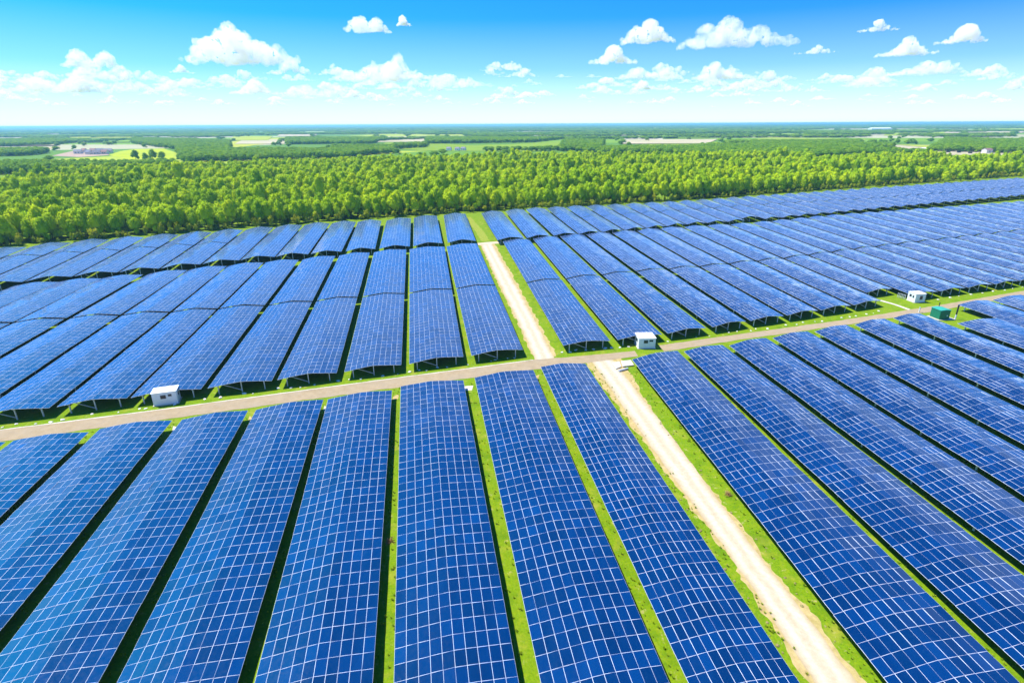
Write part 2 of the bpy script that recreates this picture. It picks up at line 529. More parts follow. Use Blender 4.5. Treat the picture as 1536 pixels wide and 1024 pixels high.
def solar_table(LN, RN, LF, RF, ze, rise, amp, label, group, ncol=5, mlen=1.5, stations=6, lines=3, mtilt=.009):
    LN, RN, LF, RF = [np.array(p[:2]) for p in (LN, RN, LF, RF)]
    cx, cy = (LN + RN + LF + RF) / 4
    length = np.linalg.norm((LF + RF) / 2 - (LN + RN) / 2)
    nr = max(3, int(round(length / mlen)))
    c0 = np.array([cx, cy])
    root = empty("solar_table", (cx, cy, 0))
    tag(root, label, "solar table", group)

    def P(u, v):
        """u -1..1 across, v 0..1 along -> world xyz arrays"""
        tu = (u + 1) / 2
        a = (1 - tu)[..., None] * LN + tu[..., None] * RN
        b_ = (1 - tu)[..., None] * LF + tu[..., None] * RF
        q = (1 - v)[..., None] * a + v[..., None] * b_
        z = ze + rise * (1 - np.abs(u) ** 1.2) + wave(q[..., 0], q[..., 1], amp)
        return np.concatenate([q, z[..., None]], -1)

    gap, fr, th = .004, .011, .045
    cw = np.linalg.norm(RN - LN) / (2 * ncol)
    for side in (-1, 1):
        iu = np.arange(ncol); iv = np.arange(nr)
        U, Vv = np.meshgrid(iu, iv)
        U, Vv = U.ravel(), Vv.ravel()
        n = len(U)
        gu, gv, fu, fv = gap / cw / 2, gap / mlen / 2, (fr + gap) / cw / 2 * 2, (fr + gap) / mlen / 2 * 2

        def corners(iu_, iv_):
            res = []
            for (a, b_) in ((iu_, iv_), (1 - iu_, iv_), (1 - iu_, 1 - iv_), (iu_, 1 - iv_)):
                uu = (U + a) / ncol
                if side < 0: uu = uu - 1
                res.append(P(uu, (Vv + b_) / nr))
            return np.stack(res, 1)            # n,4,3
        O = corners(gu, gv)
        # each module sits a little out of true
        j1 = rng.normal(0, mtilt, n); j2 = rng.normal(0, mtilt * .7, n); j0 = rng.normal(0, .006, n)
        O[:, 0, 2] += -j1 - j2 + j0; O[:, 1, 2] += j1 - j2 + j0; O[:, 2, 2] += j1 + j2 + j0; O[:, 3, 2] += -j1 + j2 + j0
        # inner glass corners by bilinear inset
        def bil(a, b_):
            return (O[:, 0] * (1 - a) * (1 - b_) + O[:, 1] * a * (1 - b_) + O[:, 2] * a * b_ + O[:, 3] * (1 - a) * b_)
        a_, b_ = fr / cw, fr / mlen
        I = np.stack([bil(a_, b_), bil(1 - a_, b_), bil(1 - a_, 1 - b_), bil(a_, 1 - b_)], 1)
        D = O.copy(); D[..., 2] -= th
        Vt = np.concatenate([O, I, D], 1).reshape(-1, 3)      # 12 per module
        Vt[:, 0] -= cx; Vt[:, 1] -= cy
        base = (np.arange(n) * 12)[:, None]
        quads = [(4, 5, 6, 7), (0, 1, 5, 4), (1, 2, 6, 5), (2, 3, 7, 6), (3, 0, 4, 7), (1, 0, 8, 9), (2, 1, 9, 10), (3, 2, 10, 11), (0, 3, 11, 8), (11, 10, 9, 8)]
        mi = [0, 1, 1, 1, 1, 1, 1, 1, 1, 2]
        Fq = np.concatenate([base + np.array(q)[None] for q in quads], 1).reshape(n, 10, 4).reshape(-1, 4)
        midx = np.tile(np.array(mi), n)
        uv = np.zeros((n, 10, 4, 2)); uv[:, 0] = np.array([(0, 0), (1, 0), (1, 1), (0, 1)])
        me = np_mesh("panel_slope", Vt, Fq, [M["cells"], M["alu"], M["back"]], midx, uv)
        o = bpy.data.objects.new("panel_slope", me)
        link(o); o.parent = root
    # rails under the panels
    us = (-.72, 0.0, .72) if lines == 3 else (0.0,)
    for u in us:
        vv = np.linspace(0.004, .996, max(3, nr // 3))
        pts = P(np.full_like(vv, u), vv)
        pts[:, :2] -= c0; pts[:, 2] -= .12 + .03
        Vv2, F2 = [], []
        for i, q in enumerate(pts):
            for (dx, dz) in ((-.05, -.07), (.05, -.07), (.05, .07), (-.05, .07)):
                Vv2.append((q[0] + dx, q[1], q[2] + dz))
        for i in range(len(pts) - 1):
            for k in range(4):
                F2.append((i * 4 + k, i * 4 + (k + 1) % 4, i * 4 + 4 + (k + 1) % 4, i * 4 + 4 + k))
        F2 += [(3, 2, 1, 0), tuple(len(pts) * 4 - 4 + k for k in range(4))]
        mesh_obj("support_rail", Vv2, F2, M["steel"], root)
    # legs and braces
    vs = np.linspace(.012, .988, stations) if stations > 1 else np.array([.012])
    ang = math.atan2(*( (LF - LN)[::-1])) - math.pi / 2
    for si, v in enumerate(vs):
        tops = {}
        for u in us:
            q = P(np.array([u]), np.array([v]))[0]
            l = bpy.data.objects.new("leg", LEG_ME)
            l.location = (q[0] - cx, q[1] - cy, 0); l.rotation_euler = (0, 0, ang); l.scale = (1, 1, max(.3, q[2] - .22))
            link(l); l.parent = root
            tops[u] = Vector((q[0] - cx, q[1] - cy, q[2] - .2))
        if lines == 3 and si in (0, len(vs) - 1):
            a = Vector((tops[0].x, tops[0].y, .25)); b2 = tops[-.72].lerp(tops[0], .25)
            d = b2 - a
            br = bpy.data.objects.new("brace", BAR_ME)
            br.location = a; br.rotation_mode = 'QUATERNION'
            br.rotation_quaternion = Vector((0, 0, 1)).rotation_difference(d.normalized()); br.scale = (1, 1, d.length)
            link(br); br.parent = root
    return root


# --- front field: far corners as surveyed, lines running towards the camera
FRONT = {
    -6: ((-112, 675), (8, 662), -1.51, -1.30), -5: ((20, 660), (133, 648), -1.27, -1.06), -4: ((150, 643), (258, 630), -1.04, -.825),
    -3: ((273, 629), (372, 615), -.787, -.5675), -2: ((384, 614), (485, 599), -.532, -.320), -1: ((492, 599), (588, 585), -.2855, -.08),
    0: ((601, 579), (695, 570), -.041, .179), 1: ((712, 566), (800, 555), .217, .4456), 2: ((811, 550), (878, 545), .479, .68),
    3: ((948, 539), (1016, 526), .835, 1.074), 4: ((1026, 527), (1084, 517), 1.107, 1.335), 5: ((1094, 518), (1149, 507), 1.372, 1.59),
    6: ((1159, 507), (1211, 497), 1.62, 1.84), 7: ((1222, 497), (1269, 487), 1.88, 2.10), 8: ((1282, 487), (1326, 478), 2.14, 2.36),
    9: ((1340, 477), (1379, 470), 2.40, 2.63), 10: ((1436, 485), (1496, 477), 2.67, 2.90), 11: ((1437, 457), (1481, 450), 2.94, 3.16),
    12: ((1489, 450), (1531, 442), 3.20, 3.42), 13: ((1540, 441), (1580, 433), 3.46, 3.68)}
NEAR1 = [(-4000, 2506), (640, 1300), (5000, 165)]
for k, (fl, fr_, sl, sr) in FRONT.items():
    nl, nr_ = poly_hit(sl, NEAR1), poly_hit(sr, NEAR1)
    ze = 1.2
    if k <= 2: lab = f"{ORD[3 - k]} dark blue solar table left of the gravel track in the near field"
    else: lab = f"{ORD[k - 2]} dark blue solar table right of the gravel track in the near field"
    solar_table(G(*nl, ze), G(*nr_, ze), G(*fl, ze), G(*fr_, ze), ze, .36, .045, lab, "solar tables of the near field", mlen=1.34, stations=9)

# --- middle field
NEAR2 = [(-700, 700), (-10, 621), (72, 612), (190, 597), (302, 583), (407, 571), (505, 559), (602, 547), (695, 535), (784, 524), (845, 518), (916, 511), (995, 501),
         (1059, 492), (1119, 482), (1174, 474), (1224, 466), (1272, 459), (1320, 451), (1421, 435), (1504, 425), (1700, 394), (2600, 262)]
MID2 = [(-700, 538), (0, 485), (133, 475), (213, 471), (287, 466), (363, 461), (437, 455), (512, 448), (574, 443), (644, 437), (714, 430), (814, 422), (879, 415),
        (942, 408), (1024, 402), (1091, 396), (1171, 388), (1241, 379), (1287, 373), (1357, 365), (1474, 352), (1536, 345), (2600, 240)]
FAR2 = [(-700, 492), (28, 428), (96, 422), (159, 417), (223, 411), (283, 405), (340, 399), (395, 394), (448, 390), (502, 384), (555, 379), (609, 374), (668, 370), (715, 365),
        (753, 362), (801, 358), (843, 354), (883, 351), (922, 349), (958, 346), (989, 343), (1056, 339), (1118, 336), (1188, 329.5), (1240, 324), (1536, 302.5), (2600, 228)]
nearL = {-5: -1.53, -4: -1.287, -3: -1.06, -2: -.807, -1: -.559, 0: -.306, 1: -.045, 2: .223, 3: .65, 4: .92, 5: 1.188, 6: 1.449}
nearR = {-5: -1.31, -4: -1.073, -3: -.83, -2: -.579, -1: -.336, 0: -.078, 1: .187, 2: .458, 3: .88, 4: 1.155, 5: 1.407, 6: 1.658}
farL = {0: -.36, 1: -.083, 2: .218, 3: .71, 4: .99, 5: 1.255, 6: 1.515}
farR = {0: -.11, 1: .20, 2: .478, 3: .95, 4: 1.225, 5: 1.485, 6: 1.745}
for k in range(-6, -12, -1):
    nearL[k] = nearL[k + 1] - .248; nearR[k] = nearR[k + 1] - .248
for k, r in zip(range(-1, -12, -1), (-.393, -.646, -.897, -1.135, -1.368, -1.60, -1.85, -2.075, -2.30, -2.53, -2.76)):
    farR[k] = r; farL[k] = r - .222
for k in range(7, 32):
    nearL[k] = 1.449 + .24 * (k - 6); nearR[k] = nearL[k] + .216
    farL[k] = .72 + .265 * (k - 3); farR[k] = farL[k] + .238


def lerp(a, b, t): return a + (b - a) * t


def field_row(k, nl, nr_, fl, fr_, NEAR, MID, FAR, ze, rise, amp, where, group, split=True, ynear=None, mlen=1.5, st=(5, 4), lines=(3, 1)):
    A, B = poly_hit(nl, NEAR), poly_hit(nr_, NEAR)
    C, D = poly_hit(fl, FAR), poly_hit(fr_, FAR)
    if None in (A, B, C, D): return
    if ynear is not None:
        t = ynear
        A = (lerp(A[0], C[0], t), lerp(A[1], C[1], t)); B = (lerp(B[0], D[0], t), lerp(B[1], D[1], t))
    A, B, C, D = [G(*p, ze) for p in (A, B, C, D)]
    side, o = ("left", 3 - k) if k <= 2 else ("right", k - 2)
    txt = f"{ORD[o]} blue solar table {side} of the track in the {where}"
    if not split:
        solar_table(A, B, C, D, ze, rise, amp, txt, group, mlen=mlen, stations=st[0], lines=lines[0])
        return
    # the gap line between the two halves
    def meet(a, c):
        best, bt = None, .5
        for (p, q) in zip(MID, MID[1:]):
            P_, Q_ = G(*p, ze), G(*q, ze)
            r = c - a; s_ = Q_ - P_
            den = r.x * s_.y - r.y * s_.x
            if abs(den) < 1e-9: continue
            w = P_ - a
            t = (w.x * s_.y - w.y * s_.x) / den; u = (w.x * r.y - w.y * r.x) / den
            if 0 <= u <= 1 and 0.02 < t < .98: return t
        return .5
    ta, tb = meet(A, C), meet(B, D)
    la = .45 / max(1, (C - A).length)
    m0, m1 = A.lerp(C, ta - la), B.lerp(D, tb - la)
    m2, m3 = A.lerp(C, ta + la), B.lerp(D, tb + la)
    solar_table(A, B, m0, m1, ze, rise, amp, txt + ", nearer half", group, mlen=mlen, stations=st[0], lines=lines[0])
    solar_table(m2, m3, C, D, ze, rise, amp, txt + ", farther half", group, mlen=mlen, stations=st[1], lines=lines[1])


for k in range(-11, 32):
    lod = k > 18 or k < -8
    field_row(k, nearL[k], nearR[k], farL[k], farR[k], NEAR2, MID2, FAR2, 1.35, .46, .035, "middle field", "solar tables of the middle field",
              ynear=(.10 if k == 11 else None), st=(6 if not lod else 3, 3), lines=(3, 1))

# --- far field, beside the wood
NEAR3 = [(-700, 486), (0, 426), (115, 414), (179, 408), (248, 402), (305, 396), (362, 390), (415, 385), (465, 381), (518, 377), (569, 373), (620, 369), (672, 364), (712, 361),
         (747, 360), (790, 357), (834, 353), (869, 351), (905, 348), (940, 345), (974, 342), (1024, 337), (1131, 330), (1177, 326), (1497, 297), (2600, 197)]
MID3 = [(-700, 441), (29, 386), (121, 379), (176, 376), (230, 372), (700, 340), (1000, 317), (1168, 306), (1316, 298), (1449, 287), (1536, 281), (2600, 196)]
FAR3 = [(-700, 440), (0, 375), (137, 361), (195, 358), (243, 354), (285, 351), (480, 336), (537, 333), (580, 331), (621, 327), (665, 323), (695, 321), (722, 320), (758, 317),
        (790, 314), (820, 313), (850, 311), (879, 310), (907, 309), (1024, 303), (1536, 267.5), (2600, 193)]
n3 = {-6: -1.80, -5: -1.56, -4: -1.325, -3: -1.09, -2: -.845, -1: -.586, 0: -.328, 1: -.055, 2: .236, 3: .672, 4: .947, 5: 1.21, 6: 1.455}
f3 = {-1: -.637, 0: -.347, 1: -.065, 2: .26, 3: .69, 4: .985, 5: 1.25}
for k in range(-7, -15, -1): n3[k] = n3[k + 1] - .24
for k in range(-2, -15, -1): f3[k] = f3[k + 1] - .255
for k in range(7, 45): n3[k] = n3[k - 1] + .245
for k in range(6, 45): f3[k] = f3[k - 1] + .26
w3n = {k: .225 for k in n3}; w3f = {k: .235 for k in f3}
for k in (0, 1, 2, 3): w3n[k] = .245; w3f[k] = .25
for k in range(-14, 45):
    split = k <= -6 or k >= 7
    if k >= 43: continue
    field_row(k, n3[k], n3[k] + w3n[k], f3[k], f3[k] + w3f[k], NEAR3, MID3, FAR3, 1.7, .75, .035, "far field", "solar tables of the far field",
              split=split, ynear=(.10 if k == 14 else None), mlen=1.6, st=(3, 2), lines=(3 if -9 < k < 16 else 1, 1))

#@@REST_BEGIN
# ------------------------------------------------------------------ trees
CROWNS = bpy.data.collections.new("tree_crowns")
scene.collection.children.link(CROWNS)


def leaf_cloud(lumps, n, size, rnd, core=.72, centre=(0, 0, 4.0), jit=.32):
    """leaf-sized faces spread over and through a set of ellipsoid lumps; returns verts, faces, per-face normals"""
    V, F, NN = [], [], []
    wts = np.array([l[3] * l[3] for l in lumps]); wts = wts / wts.sum()
    cc = np.array(centre)
    for i in range(n):
        cx, cy, cz, r, rz = lumps[rnd.choice(len(lumps), p=wts)]
        d = rnd.normal(size=3); d /= np.linalg.norm(d)
        if d[2] < -.35: d[2] *= -.4
        q = rnd.uniform(.82, 1.08) if rnd.random() < .85 else rnd.uniform(.6, .9)
        p = np.array([cx + d[0] * r * q, cy + d[1] * r * q, cz + d[2] * rz * q])
        nrm = d + rnd.normal(size=3) * jit; nrm /= np.linalg.norm(nrm)
        t = np.cross(nrm, rnd.normal(size=3)); t /= np.linalg.norm(t); b = np.cross(nrm, t)
        s = size * rnd.uniform(.6, 1.35)
        k = len(V)
        V += [p + t * s, p + b * s * .7, p - t * s, p - b * s * .7]
        F.append((k, k + 1, k + 2, k + 3))
        o = p - cc; o = o / (np.linalg.norm(o) + 1e-6)
        m = d * .75 + o * .35 + rnd.normal(size=3) * .22; NN.append(m / np.linalg.norm(m))
    for (cx, cy, cz, r, rz) in lumps:       # closed heart of each lump
        bm = bmesh.new(); bmesh.ops.create_icosphere(bm, subdivisions=1, radius=1)
        k = len(V)
        for v in bm.verts: V.append((cx + v.co.x * r * core, cy + v.co.y * r * core, cz + v.co.z * rz * core))
        for f in bm.faces:
            F.append(tuple(k + v.index for v in f.verts)); NN.append(np.array(f.normal))
        bm.free()
    return V, F, NN


def foliage_mesh(name, V, F, NN, m):
    me = bpy.data.meshes.new(name)
    me.from_pydata([tuple(v) for v in V], [], F)
    me.materials.append(m)
    me.update()
    me.polygons.foreach_set("use_smooth", np.ones(len(F), bool))
    me.normals_split_custom_set([tuple(NN[i]) for i, f in enumerate(F) for _ in f])
    me.update()
    return me


def crown_mesh(seed, h=9.0, rad=2.7, n=1100, size=.27, zlow=1.2):
    rnd = np.random.default_rng(seed)
    top = h * rnd.uniform(.66, .74)
    lumps = [(0, 0, h * .56, rad * .86, h * .40)]
    nl = int(rnd.integers(7, 11))
    for i in range(nl):
        a = i * 2.399 + rnd.uniform(-.4, .4)
        z = rnd.uniform(.20, .80)
        off = rad * (.62 if z < .6 else .38) * rnd.uniform(.8, 1.1)
        r = rad * rnd.uniform(.32, .52)
        lumps.append((math.cos(a) * off, math.sin(a) * off, h * z, r, r * rnd.uniform(.9, 1.25)))
    lumps.append((rnd.uniform(-.3, .3), rnd.uniform(-.3, .3), h * .82, rad * .5, h * .17))
    V, F, NN = leaf_cloud(lumps, n, size, rnd, .84, (0, 0, h * .42))
    return foliage_mesh("crown", V, F, NN, M["leaf"])


def trunk_mesh(seed, h=9.0):
    rnd = random.Random(seed)
    mb = MB()
    mb.lathe([(.26, -.1), (.17, .6), (.13, h * .35), (.09, h * .6), (.03, h * .85)], 7)
    for i in range(5):
        a = i * 1.3 + rnd.random(); z = h * (.22 + .1 * i)
        mb.bar((0, 0, z), (math.cos(a) * 1.5, math.sin(a) * 1.5, z + 1.3), .05)
    o = mb.build("trunk", M["bark"])
    me = o.data; bpy.data.objects.remove(o)
    return me


CR = [crown_mesh(100 + i, h=rng.uniform(8.0, 9.4), rad=rng.uniform(2.9, 3.5)) for i in range(7)]
TK = [trunk_mesh(i) for i in range(3)]
crown_src_used = set()


def tree(x, y, s, sz, vi, label, group, name="broadleaf_tree"):
    root = empty(name, (x, y, 0), random.uniform(0, 6.28))
    root.scale = (s, s, s * sz)
    tag(root, label, "tree", group)
    t = link(bpy.data.objects.new("trunk", TK[vi % 3])); t.parent = root
    c = bpy.data.objects.new("crown", CR[vi]); c.parent = root; link(c)
    if vi not in crown_src_used:
        crown_src_used.add(vi); CROWNS.objects.link(c)
    return root


def poly_interp(pl, n):
    P = [G(*p) for p in pl]
    L = [0]
    for a, b in zip(P, P[1:]): L.append(L[-1] + (b - a).length)
    out = []
    for i in range(n):
        s = L[-1] * i / (n - 1)
        k = min(max(0, int(np.searchsorted(L, s, 'right')) - 1), len(P) - 2)
        out.append(P[k].lerp(P[k + 1], (s - L[k]) / (L[k + 1] - L[k])))
    return out, L[-1]


FRONT_EDGE = [(-420, 437), (0, 369), (480, 331.5), (700, 317.5), (1024, 299.5), (1536, 262.5), (1900, 236)]
BACK_EDGE = [(-420, 306), (0, 281), (170, 268), (300, 255), (512, 247), (1024, 241), (1536, 247), (1900, 246)]
FE = np.array([[p.x, p.y] for p in (G(*q) for q in FRONT_EDGE)])
BE = np.array([[p.x, p.y] for p in (G(*q) for q in BACK_EDGE)])

# edge normal, pointing into the wood
e = FE[-1] - FE[0]; e = e / np.linalg.norm(e)
nin = np.array([-e[1], e[0]])


def edge_dist(p):
    """signed depth of points p (n,2) behind the wood's front edge"""
    best = np.full(len(p), 1e9); sg = np.zeros(len(p))
    for a, b in zip(FE, FE[1:]):
        d = b - a; L = np.linalg.norm(d); d = d / L
        t = np.clip((p - a) @ d, 0, L)
        q = a + t[:, None] * d
        dist = np.linalg.norm(p - q, axis=1)
        s = np.sign((p - a) @ np.array([-d[1], d[0]]))
        m = dist < best
        best[m] = dist[m]; sg[m] = s[m]
    return best * sg


def fnoise(p, sc, seed):
    return np.array([mnoise.noise((x * sc + seed, y * sc - seed, seed * .37)) for x, y in p])


def in_poly(p, poly):
    x, y = p[:, 0], p[:, 1]; ins = np.zeros(len(p), bool)
    n = len(poly)
    for i in range(n):
        xa, ya = poly[i]; xb, yb = poly[(i + 1) % n]
        c = ((ya > y) != (yb > y)) & (x < (xb - xa) * (y - ya) / (yb - ya + 1e-12) + xa)
        ins ^= c
    return ins


def jgrid(x0, x1, y0, y1, sp, jit=.38):
    xs = np.arange(x0, x1, sp); ys = np.arange(y0, y1, sp * .9)
    X, Y = np.meshgrid(xs, ys)
    X = X + (np.arange(len(ys)) % 2)[:, None] * sp * .5
    P = np.stack([X.ravel(), Y.ravel()], 1)
    return P + rng.uniform(-jit, jit, P.shape) * sp


wood_poly = np.concatenate([FE, BE[::-1]])
mn, mx = wood_poly.min(0), wood_poly.max(0)
P = jgrid(mn[0], mx[0], mn[1], mx[1], 3.7)
P = P[in_poly(P, wood_poly)]
dp = edge_dist(P)
wob = fnoise(P, .010, 3.0) * 16 + fnoise(P, .035, 9.0) * 4
ride = np.zeros(len(P), bool)
for off, wdt in ((34, 17), (82, 18), (150, 20), (235, 22), (330, 24)):
    ride |= np.abs(dp + wob - off) < wdt / 2
thin = fnoise(P, .02, 5.0) > .62
keep = ~(ride | thin)
P, dp = P[keep], dp[keep]
size = 1.0 + .22 * fnoise(P, .018, 21.0) + rng.normal(0, .17, len(P))
dd = dp + wob[keep]
edges_ = np.array([-20, 34, 82, 150, 235, 330, 520])
bi = np.clip(np.searchsorted(edges_, dd) - 1, 0, 5)
tt = np.clip((dd - edges_[bi]) / (edges_[bi + 1] - edges_[bi]), 0, 1)
size = np.clip(size, .55, 1.5) * .74 * (1.2 - .48 * tt)      # heights shaped: tall front, low back, so each stand shows a shaded face
# the 300 trees that show largest: along the front edge, in view
fr_ok = (np.abs(P[:, 0]) / P[:, 1] < .98)
order = np.argsort(np.where(fr_ok, np.hypot(P[:, 0], P[:, 1]) * .35 + dp * 12, 1e9))
idx = order[:300]
rest_mask = np.ones(len(P), bool); rest_mask[idx] = False


def zone_label(x, y):
    s = x / y
    if s < -.52: w = "behind the leftmost tables of the far field"
    elif s < -.16: w = "behind the left part of the far field"
    elif s < .22: w = "behind the grass path in the far field"
    elif s < .6: w = "behind the right part of the far field"
    else: w = "behind the rightmost tables of the far field"
    return "leafy green tree at the wood's front edge " + w


for i in idx:
    lab = zone_label(*P[i])
    tree(P[i, 0], P[i, 1], float(size[i]), float(rng.uniform(1.15, 1.45)), int(rng.integers(0, 7)), lab, "trees at the wood's edge " + lab.split("edge ")[1])

# three rounded trees standing out in front at the right
for (px, py, s), w in zip(((1417, 274, .85), (1441, 272, .8), (1459, 270.5, .75)), ("leftmost", "middle", "rightmost")):
    p = G(px, py)
    tree(p.x, p.y, s * 1.15, .82, 2, f"rounded light green tree standing out before the wood, {w} of three", "rounded trees before the wood", "round_tree")

# low bushes along the foot of the wood
def shrub_mesh(seed):
    rnd = np.random.default_rng(seed)
    lumps = [(rnd.normal() * .4, rnd.normal() * .4, .6 + rnd.uniform(0, .9), rnd.uniform(.45, .75), rnd.uniform(.6, 1.0)) for _ in range(5)]
    V, F, NN = leaf_cloud(lumps, 260, .17, rnd, .7, (0, 0, .6))
    me = foliage_mesh("shrub", V, F, NN, M["shrub_leaf"])
    return me


SH = [shrub_mesh(i) for i in range(4)]
pts, L = poly_interp([(-60, 375), (0, 370.5), (480, 333), (700, 319), (1024, 301), (1536, 264)], 300)
for i, p in enumerate(pts):
    if random.random() < .12: continue
    o = link(bpy.data.objects.new("bush", SH[i % 4]))
    o.location = (p.x + random.uniform(-2, 2), p.y + random.uniform(-1.5, 1.5), 0)
    s = random.uniform(.6, 1.45); o.scale = (s, s, s * random.uniform(.9, 1.6)); o.rotation_euler = (0, 0, random.random() * 6)
    tag(o, "low yellow green bush in the shade at the foot of the wood", "bush", "low bushes at the foot of the wood")


# ---- the rest of the woodland: one object of points that carry the same crowns
DARK = bpy.data.collections.new("dark_crowns")
scene.collection.children.link(DARK)
DCR = []
for i in range(4):
    me_ = CR[i].copy(); me_.name = "crown"; me_.materials[0] = M["dark_leaf"]; DCR.append(me_)
for (px, py, s_), w in zip(((204, 240, 1.3), (219, 242, 1.0), (230, 240, 1.35), (244, 241, 1.2)), ("leftmost", "second from left", "third from left", "rightmost")):
    p = G(px, py)
    root = empty("broadleaf_tree", (p.x, p.y, 0)); root.scale = (s_ * 1.15, s_ * 1.15, s_)
    tag(root, f"dark green tree at the lower edge of the yellow meadow, {w} of four", "tree", "dark trees at the meadow's edge")
    t_ = link(bpy.data.objects.new("trunk", TK[0])); t_.parent = root
    c_ = link(bpy.data.objects.new("crown", DCR[len(DARK.objects)])); c_.parent = root
    DARK.objects.link(c_)


def scatter_group(coll):
    ng = bpy.data.node_groups.new("woodland_scatter", 'GeometryNodeTree')
    ng.interface.new_socket("Geometry", in_out='INPUT', socket_type='NodeSocketGeometry')
    ng.interface.new_socket("Geometry", in_out='OUTPUT', socket_type='NodeSocketGeometry')
    gi = ng.nodes.new("NodeGroupInput"); go = ng.nodes.new("NodeGroupOutput")
    ci = ng.nodes.new("GeometryNodeCollectionInfo")
    ci.inputs["Collection"].default_value = coll
    ci.inputs["Separate Children"].default_value = True
    ci.inputs["Reset Children"].default_value = True
    ip = ng.nodes.new("GeometryNodeInstanceOnPoints")
    ip.inputs["Pick Instance"].default_value = True
    a1 = ng.nodes.new("GeometryNodeInputNamedAttribute"); a1.data_type = 'FLOAT_VECTOR'; a1.inputs[0].default_value = "sc"
    a2 = ng.nodes.new("GeometryNodeInputNamedAttribute"); a2.data_type = 'FLOAT_VECTOR'; a2.inputs[0].default_value = "rot"
    a3 = ng.nodes.new("GeometryNodeInputNamedAttribute"); a3.data_type = 'INT'; a3.inputs[0].default_value = "pick"
    l = ng.links.new
    l(gi.outputs[0], ip.inputs["Points"]); l(ci.outputs[0], ip.inputs["Instance"])
    l(a1.outputs[0], ip.inputs["Scale"]); l(a2.outputs[0], ip.inputs["Rotation"]); l(a3.outputs[0], ip.inputs["Instance Index"])
    l(ip.outputs[0], go.inputs[0])
    return ng


SCATTER = scatter_group(CROWNS)
SCATTER_DARK = scatter_group(DARK)


def woodland(name, label, P, sxy, sz, z=None, dark=False):
    n = len(P)
    me = bpy.data.meshes.new(name)
    me.vertices.add(n)
    co = np.zeros((n, 3), np.float32); co[:, :2] = P
    if z is not None: co[:, 2] = z
    me.vertices.foreach_set("co", co.ravel())
    for nm, ty, arr in (("sc", 'FLOAT_VECTOR', np.stack([sxy, sxy, sz], 1)), ("rot", 'FLOAT_VECTOR', np.stack([np.zeros(n), np.zeros(n), rng.uniform(0, 6.28, n)], 1))):
        a = me.attributes.new(nm, ty, 'POINT'); a.data.foreach_set("vector", arr.astype(np.float32).ravel())
    a = me.attributes.new("pick", 'INT', 'POINT'); a.data.foreach_set("value", rng.integers(0, 4 if dark else 7, n).astype(np.int32))
    o = link(bpy.data.objects.new(name, me))
    md = o.modifiers.new("scatter", 'NODES'); md.node_group = SCATTER_DARK if dark else SCATTER
    tag(o, label, "woodland", kind="stuff")
    return o


Pr = P[rest_mask]; sr = size[rest_mask]
woodland("woodland", "dense bright green wood stretching away behind the solar fields", Pr, sr, sr * rng.uniform(1.15, 1.45, len(Pr)))

# wooded strips between the fields beyond
strips = [
    [(-140, 272), (0, 263), (170, 258), (262, 252), (262, 249), (170, 251), (60, 250), (-140, 254)],
    [(200, 216), (268, 225), (274, 246), (345, 241), (345, 214), (200, 209)],
    [(310, 243), (520, 238), (570, 229), (330, 228)],
    [(500, 234), (592, 231), (592, 223), (500, 222)],
    [(592, 224), (640, 221), (640, 218), (592, 220)],
    [(838, 226), (902, 225), (906, 213), (848, 212)],
    [(1040, 232), (1335, 226), (1340, 220), (1048, 221)],
    [(1394, 227), (1500, 230), (1620, 234), (1620, 217), (1420, 210)],
    [(-100, 237), (40, 234), (75, 230), (60, 227), (-100, 231)],
    [(-100, 222), (70, 219), (135, 212), (60, 212), (-100, 215)],
    [(640, 216), (800, 214), (845, 209), (640, 208)],
    [(905, 232), (1050, 228), (1050, 224), (905, 226)],
    [(1120, 222), (1290, 219), (1290, 214), (1130, 216)],
    [(430, 217), (560, 216), (575, 209), (430, 209)],
]
PP, SS = [], []
for s in strips:
    poly = np.array([[q.x, q.y] for q in (G(*p) for p in s)])
    a, b = poly.min(0), poly.max(0)
    sp = 6.0 if b[1] < 800 else 8.5
    q = jgrid(a[0], b[0], a[1], b[1], sp)
    q = q[in_poly(q, poly)]
    PP.append(q); SS.append(np.full(len(q), sp / 5.2) * rng.uniform(.75, 1.25, len(q)))
P2 = np.concatenate(PP); S2 = np.concatenate(SS)
woodland("hedge_woodland", "darker strips of wood between the fields beyond the main wood", P2, S2, np.clip(S2, .7, 1.1) * .8, dark=True)

